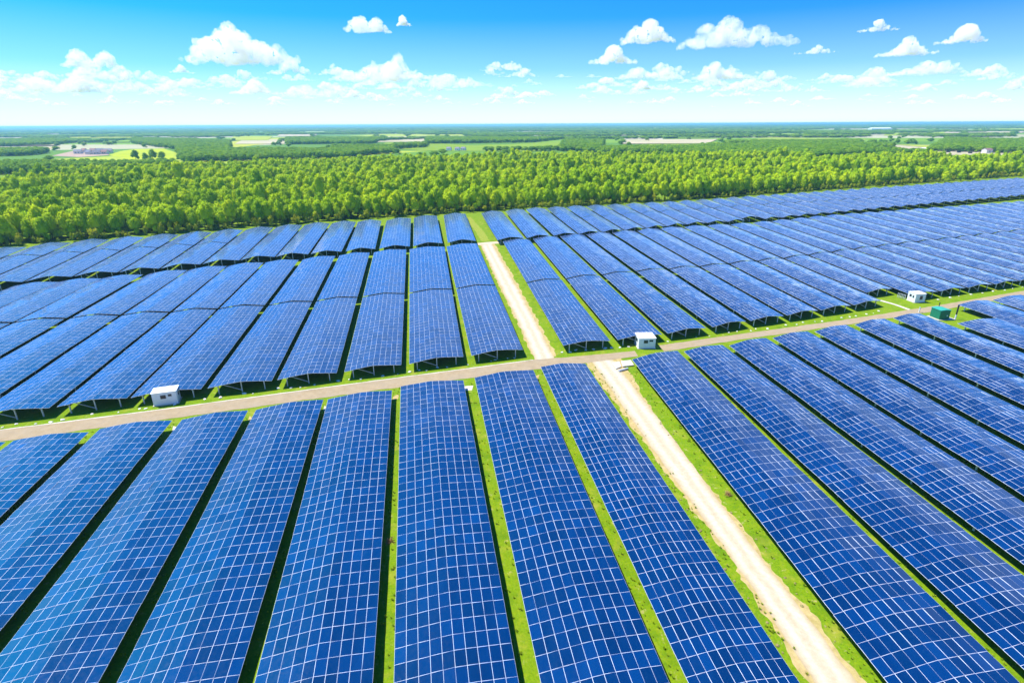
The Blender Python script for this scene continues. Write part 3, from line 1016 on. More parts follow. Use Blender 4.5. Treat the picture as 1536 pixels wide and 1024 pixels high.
# field polygons keep the far scatter out
FIELDS = [
    ("meadow", "bright yellow green meadow at the far left behind the wood", [(163, 233), (180, 227), (203, 224), (245, 223), (264, 229), (258, 240), (190, 239)], (.40, .46, .008)),
    ("field", "pale cream stubble field at the far left edge", [(-60, 227), (0, 224.5), (90, 220), (90, 222), (60, 225), (-60, 230)], (.50, .39, .17)),
    ("field", "pinkish bare field beside the yellow green meadow", [(78, 234), (112, 226), (165, 224), (163, 233), (120, 236)], (.42, .29, .22)),
    ("field", "long pale field above the village", [(92, 215), (140, 209.5), (196, 207.5), (196, 209.8), (135, 213.5)], (.48, .36, .20)),
    ("meadow", "small yellow meadow left of centre among the woods", [(333, 221), (350, 212), (385, 209), (430, 206), (430, 209), (400, 216), (360, 221)], (.42, .44, .04)),
    ("meadow", "light green meadow with white houses near the centre", [(572, 221), (580, 211), (650, 209), (640, 214), (700, 218), (760, 217), (850, 212), (850, 222), (800, 227), (700, 227), (630, 226)], (.20, .30, .012)),
    ("meadow", "light green meadow right of centre", [(960, 223), (965, 213), (1030, 210), (1085, 214), (1092, 220), (1040, 223)], (.22, .32, .014)),
    ("meadow", "long bright meadow right of centre below the horizon", [(1120, 211), (1150, 206), (1300, 209), (1290, 213), (1200, 214)], (.28, .36, .03)),
    ("field", "pale gravel yard of the farm at the far right", [(1296, 224), (1340, 219), (1460, 226), (1540, 230), (1540, 235), (1420, 233), (1310, 228)], (.48, .40, .26)),
    ("meadow", "yellow green strip behind the farm yard", [(1345, 217), (1430, 219), (1480, 224), (1400, 223)], (.36, .40, .05)),
]
rb = random.Random(11)
for i in range(48):
    y = rb.choice([190.8, 191.6, 192.5, 193.5, 195, 196.5, 198.5, 201, 203.5, 206, 208.5, 211, 214]); x = rb.uniform(-60, 1560); w = rb.uniform(40, 170); hh = (y - 187) * rb.uniform(.08, .2)
    yy = lambda xx: y - (xx - 768) * .0049
    c = rb.choice([(.50, .42, .26), (.52, .47, .34), (.20, .34, .01), (.30, .40, .012), (.38, .42, .02), (.46, .36, .2)])
    FIELDS.append(("field", None, [(x, yy(x) + hh), (x + w * .1, yy(x) - hh), (x + w, yy(x + w) - hh * .9), (x + w * .9, yy(x + w) + hh)], c))
fpolys = []
fm = {}
for i, (nm, lab, pl, c) in enumerate(FIELDS):
    q = [G(*p) for p in pl]
    if c not in fm:
        m_, nt_, b_ = mat("field_cover")
        f_ = noise(nt_, .02, 6, .65, pos(nt_)); f2_ = noise(nt_, .004, 4, .6, pos(nt_))
        cc = ramp(nt_, f_, [(.3, tuple(x * .82 for x in c)), (.7, tuple(min(1, x * 1.1) for x in c))])
        cc = mixc(nt_, ramp(nt_, f2_, [(.4, (0, 0, 0)), (.7, (.35,) * 3)]), cc, (.2, .28, .03))
        nt_.links.new(cc, b_.inputs["Base Color"]); b_.inputs["Roughness"].default_value = .95; b_.inputs["Specular IOR Level"].default_value = .05
        fm[c] = m_
    zf = .12 + .03 * i
    o = mesh_obj(nm, [(p.x, p.y, zf) for p in q], [tuple(range(len(q)))], fm[c])
    if o.data.polygons[0].normal.z < 0: o.data.flip_normals()
    tag(o, lab or "thin distant strip of farmland below the horizon", "field", kind="structure")
    fpolys.append(np.array([[p.x, p.y] for p in q]))

# far scattered woods out to the horizon
bx = []
for (y0, y1, sp, th) in ((640, 1500, 10, .42), (1500, 3200, 20, .16), (3200, 7000, 42, .10), (7000, 16000, 90, .06)):
    half = y1 * 1.0
    q = jgrid(-half, half, y0, y1, sp, .45)
    q = q[np.abs(q[:, 0]) < q[:, 1] * .98 + 60]
    msk = (fnoise(q * np.array([.8, 2.6]), .0016, 31.0) + .6 * fnoise(q * np.array([1, 2.2]), .0055, 41.0)) > th
    lone = rng.random(len(q)) < .008
    q = q[msk | lone]
    for fp in fpolys[:10]: q = q[~in_poly(q, fp)]
    bx.append((q, np.full(len(q), sp / 5.6) * rng.uniform(.8, 1.3, len(q)), sp))
P3 = np.concatenate([b[0] for b in bx]); S3 = np.concatenate([b[1] for b in bx])
Z3 = np.concatenate([np.clip(b[1], .55, 1.0) * (.85 if b[2] < 40 else .8) for b in bx])
woodland("distant_woodland", "scattered bluish woods fading towards the horizon", P3, S3, Z3, dark=True)


# ------------------------------------------------------------------ cabins, boxes, posts
def height_over(p, py):
    """how tall something standing at p is, if its top shows at photo height py"""
    Mi = RM.transposed()
    lo, hi = 0.0, 30.0
    for _ in range(40):
        z = (lo + hi) / 2
        c = Mi @ (Vector((p.x, p.y, z)) - Vector((0, 0, CAM_H)))
        y = 512 - c.y / -c.z * FPX
        if y > py: lo = z
        else: hi = z
    return lo


def facing(px, py, alpha, wpx, dpx):
    """corner nearest the camera, heading, width and depth of a box whose two seen faces span wpx and dpx of the photo"""
    A = G(px, py)
    zc = -(RM.transposed() @ (A - Vector((0, 0, CAM_H)))).z
    al = math.radians(abs(alpha))
    return A, -math.atan2(A.x, A.y) + math.radians(alpha), wpx / FPX * zc / math.cos(al), dpx / FPX * zc / math.sin(al)


def cabin(A, ang, w, d, h, label, windows, roof_rise=.12, name="cabin", wall="white_wall", roofm="white_roof"):
    root = empty(name, (A.x, A.y, 0), ang)
    tag(root, label, "cabin", "white cabins beside the cross road" if name == "cabin" else None)
    MB().box(-.12, w + .12, -.12, d + .12, -.05, .08).build("base_slab", M["concrete"], root)
    MB().box(0, w, 0, d, .08, h, bev=.03).build("wall", M[wall], root)
    r = MB()
    o = .07
    vs = [(-o, -o, h + .002), (w + o, -o, h + .002), (w + o, d + o, h + .002), (-o, d + o, h + .002), (-o, -o, h + .07), (w + o, -o, h + .07), (w + o, d + o, h + .07), (-o, d + o, h + .07),
          (w * .3, d * .5, h + .07 + roof_rise), (w * .7, d * .5, h + .07 + roof_rise)]
    fs = [(3, 2, 1, 0), (0, 1, 5, 4), (1, 2, 6, 5), (2, 3, 7, 6), (3, 0, 4, 7), (4, 5, 9, 8), (6, 7, 8, 9), (5, 6, 9), (7, 4, 8)]
    r.add(vs, fs).build("roof", M[roofm], root)
    for (face, u0, u1, z0, z1) in windows:
        # a frame standing 2 cm proud with the pane set in it
        def pt(u, z, out):
            if face == 'front': return (u * w, -out, z * h)
            if face == 'right': return (w + out, u * d, z * h)
            return (-out, (1 - u) * d, z * h)
        f = MB()
        t = .035
        du = t / (w if face == 'front' else d); dz = t / h
        for (a0, a1, b0, b1) in ((u0 - du, u1 + du, z0 - dz, z0), (u0 - du, u1 + du, z1, z1 + dz), (u0 - du, u0, z0, z1), (u1, u1 + du, z0, z1)):
            q = [pt(a0, b0, 0.001), pt(a1, b0, .001), pt(a1, b1, .001), pt(a0, b1, .001), pt(a0, b0, .03), pt(a1, b0, .03), pt(a1, b1, .03), pt(a0, b1, .03)]
            f.add(q, [(4, 5, 6, 7), (0, 1, 5, 4), (1, 2, 6, 5), (2, 3, 7, 6), (3, 0, 4, 7)])
        fo = f.build("window", M["grey_trim"], root)
        q = [pt(u0, z0, .006), pt(u1, z0, .006), pt(u1, z1, .006), pt(u0, z1, .006)]
        MB().add(q, [(0, 1, 2, 3)]).build("pane", M["dark_glass"], fo)
    return root


A, an, w_, d_ = facing(269.7, 604.5, -15, 33, 8.5)
A = A - Vector((math.cos(an), math.sin(an), 0)) * w_
w_ *= .95; d_ *= .62
cabin(A, an, w_, d_, height_over(A, 591.0), "white cabin nearest the camera at the left stretch of the cross road",
      [('front', .34, .56, .52, .80), ('front', .66, .80, .66, .82), ('right', .35, .65, .5, .8)], .05)
A, an, w_, d_ = facing(957.5, 523.2, 15, 24.5, 6.5)
cabin(A, an, w_, d_, height_over(A, 508), "white cabin just right of where the gravel track meets the cross road",
      [('front', .30, .54, .55, .84), ('front', .62, .84, .70, .86), ('left', .35, .72, .5, .82)], .05)
A, an, w_, d_ = facing(1371.5, 454.2, 44, 12, 10.5)
cabin(A, an, w_, d_, height_over(A, 441.5), "white cabin with a peaked roof near the green box, farthest of the three",
      [('front', .42, .70, .35, .78), ('left', .22, .48, .55, .82), ('left', .62, .8, .52, .78)], .22)

# green transformer box
A, an, w_, d_ = facing(1408.1, 480, 45, 11.5, 12.5)
h_ = height_over(A, 466.3)
root = empty("transformer_box", (A.x, A.y, 0), an)
tag(root, "dark green utility box with a teal lid beside the cross road", "utility box")
MB().box(-.35, w_ + 1.3, -.35, d_ + .3, -.05, .09).build("base_slab", M["concrete"], root)
MB().box(0, w_, 0, d_, .09, h_, bev=.03).build("body", M["green_paint"], root)
MB().add([(-.08, -.08, h_), (w_ + .08, -.08, h_), (w_ + .08, d_ + .08, h_), (-.08, d_ + .08, h_), (-.08, -.08, h_ + .08), (w_ + .08, -.08, h_ + .08), (w_ + .08, d_ + .08, h_ + .08), (-.08, d_ + .08, h_ + .08),
          (w_ * .5, -.08, h_ + .2), (w_ * .5, d_ + .08, h_ + .2)],
         [(3, 2, 1, 0), (0, 1, 5, 4), (2, 3, 7, 6), (1, 2, 6, 5), (3, 0, 4, 7), (5, 6, 9, 8), (7, 4, 8, 9), (4, 5, 8), (6, 7, 9)]).build("lid", M["teal_paint"], root)
dr = MB().box(w_ * .1, w_ * .9, -.025, .0, h_ * .14, h_ * .9).build("door", M["green_paint"], root)
MB().box(w_ * .68, w_ * .8, -.05, -.026, h_ * .38, h_ * .5).build("handle", M["white_wall"], dr)

def post(px, py, ptop, r, label, m1, m2, split):
    p = G(px, py); h = height_over(p, ptop)
    root = empty("post", (p.x, p.y, 0)); tag(root, label, "post")
    MB().lathe([(r, -.05), (r, h * split)], 12).build("lower_shaft", M[m1], root)
    MB().lathe([(r * 1.05, h * split), (r * 1.05, h * .95), (r * 1.35, h * .95), (r * 1.35, h)], 12).build("upper_shaft", M[m2], root)

post(1432.3, 479.3, 457.4, .13, "tall black post with a white foot right of the green box", "white_wall", "black_paint", .36)
post(1378.3, 468.6, 460.9, .11, "short white post left of the green box by the road", "white_wall", "grey_trim", .7)
post(1408.2, 460.5, 453.6, .08, "short black post at the road edge behind the green box", "black_paint", "black_paint", .6)

# low fence left of the right-hand cabin
a, b = G(1346, 446), G(1357, 449)
root = empty("fence", (a.x, a.y, 0)); tag(root, "low dark fence beside the cabin with the peaked roof", "fence")
v = b - a
for i in range(6):
    q = v * (i / 5)
    MB().box(q.x - .04, q.x + .04, q.y - .04, q.y + .04, 0, 1.1).build("picket", M["grey_trim"], root)
for z in (.35, .95):
    MB().bar((0, 0, z), (v.x, v.y, z), .035).build("rail", M["grey_trim"], root)

# slabs and pipe at the junction
def slab(pts, z, label):
    q = [G(*p) for p in pts]
    n = len(q)
    vs = [(p.x, p.y, .0) for p in q] + [(p.x, p.y, z) for p in q]
    fs = [tuple(range(n, 2 * n))] + [(i, (i + 1) % n, n + (i + 1) % n, n + i) for i in range(n)]
    o = mesh_obj("concrete_slab", vs, fs, M["concrete"])
    bm = bmesh.new(); bm.from_mesh(o.data); bmesh.ops.recalc_face_normals(bm, faces=bm.faces); bm.to_mesh(o.data); bm.free()
    tag(o, label, "slab")

slab([(917, 545), (929, 543.2), (932, 551), (924, 554)], .18, "pale concrete slab nearest the track at the junction")
slab([(931, 543), (946, 541.5), (951, 549), (934, 551)], .22, "pale concrete slab against the table corner at the junction")
a, b = G(928, 557.5), G(945, 553)
pm = MB().bar((0, 0, .15), tuple((b - a) * .8 + Vector((0, 0, .15))), .17, 0, 14).build("culvert_pipe", M["grey_trim"], smooth=False)
pm.location = (a.x, a.y, 0); tag(pm, "grey culvert pipe lying beside the pale slabs at the junction", "pipe")

# stones along the cross road
def stone_mesh(seed):
    bm = bmesh.new(); bmesh.ops.create_icosphere(bm, subdivisions=2, radius=1)
    for v in bm.verts:
        n_ = mnoise.noise(v.co * 1.1 + Vector((seed * 7.1, 0, 0)))
        v.co *= 1 + .45 * n_
        v.co.z = v.co.z * .6 + .25
    me = bpy.data.meshes.new("stone"); bm.to_mesh(me); bm.free(); me.materials.append(M["stone"])
    return me

ST = [stone_mesh(i) for i in range(5)]
CL = []
for m_ in ST:
    m2_ = m_.copy(); m2_.name = "clod"; m2_.materials[0] = M["clod"]; CL.append(m2_)
def stone(p, s, label, group):
    cl = "clod" in label
    o = link(bpy.data.objects.new("clod" if cl else "stone", random.choice(CL if cl else ST)))
    o.location = (p.x, p.y, 0); o.scale = (s * random.uniform(.8, 1.5), s, s * random.uniform(.6, 1)); o.rotation_euler = (0, 0, random.random() * 6)
    tag(o, label, "clod" if cl else "stone", group)

pts, L = poly_interp([(0, 643), (221, 614), (512, 574), (790, 536)], 44)
for p in pts:
    if random.random() < .8:
        stone(p + Vector((random.uniform(-.5, .5), random.uniform(.1, 1.0), 0)), random.uniform(.10, .26), "small white stone on the grass edge left of the track crossing", "white stones left of the track crossing")
pts, L = poly_interp([(840, 530), (946, 521)], 9)
for p in pts: stone(p + Vector((random.uniform(-.4, .4), random.uniform(.1, .8), 0)), random.uniform(.12, .3), "small white stone before the cabin near the track crossing", "white stones before the middle cabin")
pts, L = poly_interp([(1000, 513), (1124, 497), (1257, 479), (1320, 468)], 24)
for p in pts:
    if random.random() < .8: stone(p + Vector((random.uniform(-.5, .5), random.uniform(0, .8), 0)), random.uniform(.1, .26), "small white stone on the grass edge right of the middle cabin", "white stones right of the middle cabin")
pts, L = poly_interp([(1410, 450), (1536, 431)], 9)
for p in pts: stone(p + Vector((random.uniform(-.5, .5), random.uniform(0, .6), 0)), random.uniform(.12, .28), "small white stone on the grass edge beyond the farthest cabin", "white stones beyond the farthest cabin")

# clods at the track's edges
pts, L = poly_interp([(873, 545), (965, 670), (1082, 830), (1205, 1024)], 60)
for p in pts:
    if random.random() < .7:
        stone(p + Vector((random.uniform(-.7, .25), random.uniform(-.5, .5), 0)), random.uniform(.04, .13), "little brown clod on the left verge of the near track", "clods on the left verge of the near track")
pts, L = poly_interp([(925, 540), (1006, 655), (1126, 806), (1298, 1024)], 60)
for p in pts:
    if random.random() < .7:
        stone(p + Vector((random.uniform(-.3, .7), random.uniform(-.5, .5), 0)), random.uniform(.04, .13), "little brown clod on the right verge of the near track", "clods on the right verge of the near track")

# pale pads where the gaps between the near tables meet the road
for k in range(-5, 2):
    r = FRONT[k][1]; l = FRONT[k + 1][0]
    a, b = (r[0] + 2, r[1] + 9), (l[0] - 2, l[1] + 12)
    ribbon("path", [G(*a), G(*b)], [G(a[0] - 2, a[1] + 7), G(b[0] - 2, b[1] + 7)], .01, M["verge"] if k % 2 else M["concrete"], .12, .3,
           f"pale trodden patch at the road end of the {ORD[2 - k]} gap left of the near track", "path")

# dry brush and a rusty mound in the near gaps
def brush(px, py, s, label):
    p = G(px, py)
    mb = MB(); rr = random.Random(px)
    for i in range(70):
        a = rr.uniform(0, 6.28); el = rr.uniform(.1, 1.3); L_ = rr.uniform(.5, 1.2)
        st = Vector((rr.uniform(-.4, .4), rr.uniform(-.4, .4), 0))
        en = st + Vector((math.cos(a) * math.cos(el), math.sin(a) * math.cos(el), math.sin(el) * .8)) * L_
        mb.bar(st, en, .03, 0, 3)
    o = mb.build("dry_bush", M["dry_brush"]); o.location = (p.x, p.y, 0); o.scale = (s, s, s)
    tag(o, label, "bush")

brush(585, 812, .5, "dry brown bush in the grass gap left of the camera's straight row")
brush(1092, 742, .5, "rust brown dry bush at the table edge right of the near track")

# ------------------------------------------------------------------ houses far beyond the wood
def house(px, py, w, d, h, rh, ang, label, wm, rm_, group=None, name="house", wins=2):
    p = G(px, py)
    root = empty(name, (p.x, p.y, 0), ang); tag(root, label, "house" if name == "house" else "farm building", group)
    b = MB()
    b.add([(-w/2, 0, 0), (w/2, 0, 0), (w/2, d, 0), (-w/2, d, 0), (-w/2, 0, h), (w/2, 0, h), (w/2, d, h), (-w/2, d, h), (-w/2, d/2, h + rh), (w/2, d/2, h + rh)],
          [(0, 1, 5, 4), (2, 3, 7, 6), (1, 2, 6, 9, 5), (3, 0, 4, 8, 7), (3, 2, 1, 0)]).build("wall", M[wm], root)
    o = .3; t = .15; s_ = rh / (d / 2)
    r = MB()
    for sg, y0 in ((1, -o), (-1, d + o)):
        e0 = h - o * s_ + .02
        vs = [(-w/2 - o, y0, e0), (w/2 + o, y0, e0), (w/2 + o, d/2, h + rh + .02), (-w/2 - o, d/2, h + rh + .02)]
        vs += [(a[0], a[1], a[2] + t) for a in vs]
        fs = [(4, 5, 6, 7), (3, 2, 1, 0), (0, 1, 5, 4), (1, 2, 6, 5), (2, 3, 7, 6), (3, 0, 4, 7)]
        if sg < 0: fs = [f[::-1] for f in fs]
        r.add(vs, fs)
    ro = r.build("roof", M[rm_], root)
    for i in range(wins):
        x = -w/2 + w * (i + .7) / (wins + .4)
        MB().box(x - .5, x + .5, -.04, -.005, h * .42, h * .78).build("window", M["dark_glass"], root)

vil = [(116, 231, "slate", "grey roofed house at the left end of the village"), (124, 229, "roof_tile", "red roofed house near the left end of the village"), (131, 232, "slate", "grey roofed house low in the middle of the village"),
       (138, 229, "roof_tile", "red roofed house in the middle of the village"), (145, 232, "slate", "grey roofed house lowest in the village, right of its middle"), (150, 229, "slate", "grey roofed house high at the right of the village"),
       (156, 231.5, "roof_tile", "red roofed house at the right end of the village"), (162, 229.5, "slate", "grey roofed house beside the yellow green meadow")]
for i, (x, y, r, lab) in enumerate(vil):
    house(x, y, random.uniform(7, 10), 6, 3.2, 2.6, random.uniform(-.5, .5), lab, "render_wall", r, "houses of the village by the yellow green meadow")
for x, y, lab in ((672, 226, "white house at the left of the light green meadow"), (685, 226.3, "white house in the middle of the light green meadow"), (694, 226, "white house at the right of the light green meadow")):
    house(x, y, 6.5, 5, 3, 2.0, -.5, lab, "white_wall", "slate", "white houses of the light green meadow")
house(1333, 222.5, 14, 10, 4.5, 2.2, .15, "large white barn at the left end of the pale farm yard", "white_wall", "white_roof", None, "barn", 0)
house(1393, 226, 16, 6, 2.6, 1.0, 0, "long low white shed in the middle of the farm yard", "white_wall", "white_roof", None, "shed", 2)
house(1410, 226.5, 9, 6, 2.6, 1.0, 0, "short white shed right of the long shed in the farm yard", "white_wall", "white_roof", None, "shed", 1)
house(1484, 230, 9, 7, 4.0, 1.6, .2, "pale tall shed at the right end of the farm yard", "render_wall", "roof_tile", None, "shed", 1)
house(1245, 223, 8, 6, 3, 2, 0, "small white house before the dark strip of wood, right of centre", "white_wall", "slate", None, "house", 1)
house(1322, 195.5, 95, 30, 8, 4, 0, "very long white shed near the horizon at the right", "white_wall", "white_roof", None, "shed", 0)
for i, (x, y) in enumerate(((1422, 229), (1438, 229.5), (1455, 230.5))):
    p = G(x, y)
    root = empty("parked_van", (p.x, p.y, 0), .1 * i)
    tag(root, ("leftmost", "middle", "rightmost")[i] + " of three dark vehicles parked in the farm yard", "van", "vehicles in the farm yard")
    MB().box(-2.2, 2.2, -1, 1, .4, 1.5, bev=.15).build("body", M["black_paint"], root)
    MB().box(-2.0, 1.2, -.9, .9, 1.5, 2.3, bev=.2).build("cab", M["dark_glass"], root)
    for sx_ in (-1.3, 1.3):
        for sy_ in (-1, 1):
            wmb = MB().lathe([(.4, -.12), (.4, .12)], 12).build("wheel", M["black_paint"], root)
            wmb.location = (sx_, sy_ * .95, .4); wmb.rotation_euler = (math.pi / 2, 0, 0)

# ------------------------------------------------------------------ grass tufts
def tuft_mesh():
    mb = MB(); rr = random.Random(3)
    for i in range(48):
        a = rr.uniform(0, 6.28); r0 = rr.uniform(0, .12); l_ = rr.uniform(.12, .3); w_ = .018
        b0 = Vector((math.cos(a) * r0, math.sin(a) * r0, 0)); lean = Vector((math.cos(a), math.sin(a), 0)) * rr.uniform(.03, .16)
        sd = Vector((-math.sin(a), math.cos(a), 0)) * w_
        mb.add([b0 - sd, b0 + sd, b0 + lean * .6 + sd * .6 + Vector((0, 0, l_ * .7)), b0 + lean * .6 - sd * .6 + Vector((0, 0, l_ * .7)), b0 + lean + Vector((0, 0, l_))],
               [(0, 1, 2, 3), (3, 2, 4)])
    return mb
tv, tf = [], []
base = tuft_mesh()
def near_gaps():
    for k in range(-5, 8):
        (r, _, _, sr_) = (FRONT[k][1], 0, 0, FRONT[k][3]); (l, sl_) = (FRONT[k + 1][0], FRONT[k + 1][2])
        a1, b1 = G(*r), G(*l); a0, b0 = G(*poly_hit(sr_, NEAR1)), G(*poly_hit(sl_, NEAR1))
        yield a0, b0, a1, b1
rr = random.Random(21)
for a0, b0, a1, b1 in near_gaps():
    wide = (b1 - a1).length > 4
    for i in range(260 if wide else 150):
        v_ = rr.random(); u_ = rr.uniform(-.25, 1.25) if not wide else rr.choice([rr.uniform(.0, .22), rr.uniform(.74, 1.0)])
        p = a0.lerp(a1, v_).lerp(b0.lerp(b1, v_), u_)
        if p.y < 22: continue
        s_ = rr.uniform(.3, .75); c_, n_ = math.cos(v_ * 977), math.sin(v_ * 977)
        k0 = len(tv)
        tv += [(p.x + (q.x * c_ - q.y * n_) * s_, p.y + (q.x * n_ + q.y * c_) * s_, q.z * s_) for q in base.v]
        tf += [tuple(k0 + j for j in f) for f in base.f]
go_ = mesh_obj("grass_tufts", tv, tf, M["tuft"])
tag(go_, "short grass tufts growing in the gaps between the near tables", "grass", kind="stuff")
# ------------------------------------------------------------------ clouds
CM = {}
def cloud_mat(width):
    key = int(round(math.log2(max(20, width)) * 2))
    if key in CM: return CM[key]
    m = bpy.data.materials.new("cloud_vapour"); m.use_nodes = True
    nt = m.node_tree; nt.nodes.clear()
    out = N(nt, "ShaderNodeOutputMaterial")
    v = N(nt, "ShaderNodeVolumePrincipled")
    v.inputs["Color"].default_value = (1, .982, 1, 1)
    v.inputs["Density"].default_value = 9.5 / (2 ** (key / 2))
    v.inputs["Anisotropy"].default_value = .0
    if width > 250:
        tc_ = N(nt, "ShaderNodeTexCoord")
        f_ = noise(nt, 16.0 / width, 6, .62, tc_.outputs["Object"], .4)
        r_ = ramp(nt, f_, [(.36, (0, 0, 0)), (.64, (1, 1, 1))])
        nt.links.new(mth(nt, 'MULTIPLY', r_, 16.0 / (2 ** (key / 2))), v.inputs["Density"])
    nt.links.new(v.outputs[0], out.inputs["Volume"])
    CM[key] = m
    return m


def cloud(px0, py0, px1, py1, label, group=None, seed=0, peaks=None, alt=650.0, res=44):
    rnd = random.Random(seed)
    d = ray((px0 + px1) / 2, py1)
    t = (alt - CAM_H) / d.z
    c = Vector((0, 0, CAM_H)) + d * t
    zc = -(RM.transposed() @ (c - Vector((0, 0, CAM_H)))).z
    w = (px1 - px0) / FPX * zc; h = (py1 - py0) / FPX * zc
    # heaps of round lumps on a flat base, taller where the peaks are
    peaks = peaks or [(rnd.uniform(.3, .7), 1.0), (rnd.uniform(.1, .9), rnd.uniform(.5, .8))]
    bm = bmesh.new()
    big = (px1 - px0) > 70
    nl = 60 if big else 26
    for i in range(nl):
        u = (i + rnd.random()) / nl
        env = max(.16, max(pk * max(0, 1 - abs(u - pu) / .34) ** .8 for pu, pk in peaks)) * min(1, 5 * u + .15, 5 * (1 - u) + .15)
        r = h * rnd.uniform(.09, .21) * (.5 + .6 * env)
        if i % 3 == 0: r = h * env * rnd.uniform(.26, .42)
        z = rnd.uniform(.25, 1.0) * max(r, h * env - r)
        x = (u - .5) * (w - 2 * r); y = rnd.uniform(-.5, .5) * max(h * .8, w * .2)
        mtx = Matrix.Translation((x, y, max(z, r * .5))) @ Matrix.Diagonal((r * rnd.uniform(1, 1.3), r * 1.1, r * .95, 1))
        bmesh.ops.create_icosphere(bm, subdivisions=2, radius=1, matrix=mtx)
    for v in bm.verts:                      # flat underside
        if v.co.z < h * .06: v.co.z = h * .06 + (v.co.z - h * .06) * .22
    me = bpy.data.meshes.new("cloud"); bm.to_mesh(me); bm.free()
    o = link(bpy.data.objects.new("cloud", me))
    rm = o.modifiers.new("remesh", 'REMESH'); rm.mode = 'VOXEL'; rm.voxel_size = max(w / (res * 3.2), h / 34)
    ss = o.modifiers.new("fine", 'SUBSURF'); ss.levels = ss.render_levels = 1
    for sc_, st in ((.26, .16), (.10, .12), (.045, .06)):
        tx = bpy.data.textures.new("billow", 'CLOUDS'); tx.noise_scale = h * sc_; tx.noise_depth = 4
        dm = o.modifiers.new("billow", 'DISPLACE'); dm.texture = tx; dm.strength = h * st; dm.mid_level = .42; dm.texture_coords = 'GLOBAL'
    o.location = c
    o.rotation_euler = (0, 0, math.atan2(-c.x, c.y))
    bpy.context.view_layer.update()
    dg = bpy.context.evaluated_depsgraph_get()
    me2 = bpy.data.meshes.new_from_object(o.evaluated_get(dg))
    o.modifiers.clear(); o.data = me2
    me2.materials.clear(); me2.materials.append(cloud_mat(w))
    me2.name = "cloud"
    tag(o, label, "cloud", group)
    return o


BIG = [
    (100, 74, 182, 103, "two humped small cloud high above the left bank of clouds", [(.28, 1), (.74, .9)]),
    (283, 36, 446, 97, "largest white cumulus cloud in the left half of the sky", [(.42, 1), (.62, .72), (.12, .7), (.9, .55)]),
    (254, 97, 293, 110, "tiny flat cloud below the large left cloud", [(.45, 1)]),
    (515, 22, 588, 49, "two lobed white cloud at the top of the sky left of centre", [(.3, 1), (.72, .8)]),
    (594, 23, 619, 39, "very small puff beside the two lobed cloud at the top", [(.4, 1)]),
    (492, 84, 633, 123, "long cloud rising to a tower at its right, left of centre", [(.78, 1), (.5, .72), (.2, .5)]),
    (718, 92, 797, 107, "low flat cloud alone near the centre of the sky", [(.3, .9), (.65, 1)]),
    (929, 29, 1012, 65, "rounded white cloud touching the largest right hand cloud", [(.58, 1), (.3, .7)]),
    (1013, 24, 1191, 71, "largest white cumulus cloud in the right half of the sky", [(.42, 1), (.25, .75), (.62, .75), (.9, .45)]),
    (882, 69, 956, 96, "triangular cloud below the rounded cloud, right of centre", [(.5, 1)]),
    (1188, 66, 1255, 81, "thin flat cloud just below the right end of the largest right cloud", [(.55, 1)]),
    (1286, 29, 1347, 47, "thin small cloud high in the right of the sky", [(.5, 1)]),
    (1315, 55, 1398, 84, "domed white cloud in the upper right of the sky", [(.55, 1)]),
    (1406, 32, 1474, 65, "highest cloud at the far right, with one tall hump", [(.6, 1)]),
    (920, 99, 1016, 119, "long low cloud under the triangular cloud", [(.35, 1), (.75, .7)]),
    (1038, 92, 1133, 120, "cloud with one hump on its left, under the largest right cloud", [(.3, 1), (.6, .7)]),
    (1336, 89, 1442, 112, "broad cloud low at the far right", [(.5, 1), (.75, .9)]),
    (1266, 110, 1338, 130, "low cloud left below the broad right hand cloud", [(.4, .9), (.7, 1)]),
    (1208, 110, 1260, 121, "thin low wisp of cloud left of the low right hand cloud", [(.6, 1)]),
    (1466, 102, 1493, 112, "tiny cloud near the right edge of the sky", [(.5, 1)]),
    (632, 108, 745, 130, "long low cloud right of the towering cloud near the centre", [(.25, 1), (.6, .7)]),
    (30, 103, 156, 140, "broad pale cloud low at the left edge of the sky", [(.75, 1), (.25, .8)]),
    (163, 120, 282, 140, "long pale cloud low in the left of the sky", [(.35, 1), (.8, 1)]),
    (345, 119, 422, 142, "pale low cloud under the largest left cloud", [(.5, 1)]),
    (415, 121, 528, 146, "pale low cloud under the towering cloud left of centre", [(.85, 1), (.35, .8)]),
    (-70, 126, 52, 150, "pale cloud cut by the left edge of the sky", [(.5, 1)]),
]
for i, (a, b, c, d, lab, pk) in enumerate(BIG):
    cloud(a, b, c, d, lab, None, 50 + i, pk)
# the low bank: many small clouds, copies of ten heaps
protos = []
for i in range(10):
    o = cloud(700, 110, 760, 126, "small white cloud among many in the low bank above the horizon", "small clouds of the low bank", 300 + i, None, res=22)
    protos.append((o, [max(v.co[k] for v in o.data.vertices) - min(v.co[k] for v in o.data.vertices) for k in range(3)]))
rc = random.Random(5)
for i in range(270):
    y = 112 + 47 * (i / 270) ** .9 + rc.uniform(-3, 3)
    x = rc.uniform(520, 1545) if rc.random() < .62 else rc.uniform(-40, 560)
    wpx = rc.uniform(16, 76) * (1.1 - (y - 116) / 75); hpx = wpx * rc.uniform(.16, .30)
    src, dim = protos[i % 10]
    o = src if i < 10 else link(src.copy())
    d = ray(x, y); t = (650.0 - CAM_H) / d.z
    c_ = Vector((0, 0, CAM_H)) + d * t
    zc = -(RM.transposed() @ (c_ - Vector((0, 0, CAM_H)))).z
    o.location = c_; o.rotation_euler = (0, 0, math.atan2(-c_.x, c_.y))
    o.scale = (wpx / FPX * zc / dim[0], wpx / FPX * zc / dim[0], hpx / FPX * zc / dim[2])
    if x < 520: o["label"] = "small pale cloud in the left of the low bank above the horizon"; o["group"] = "small clouds in the left of the low bank"

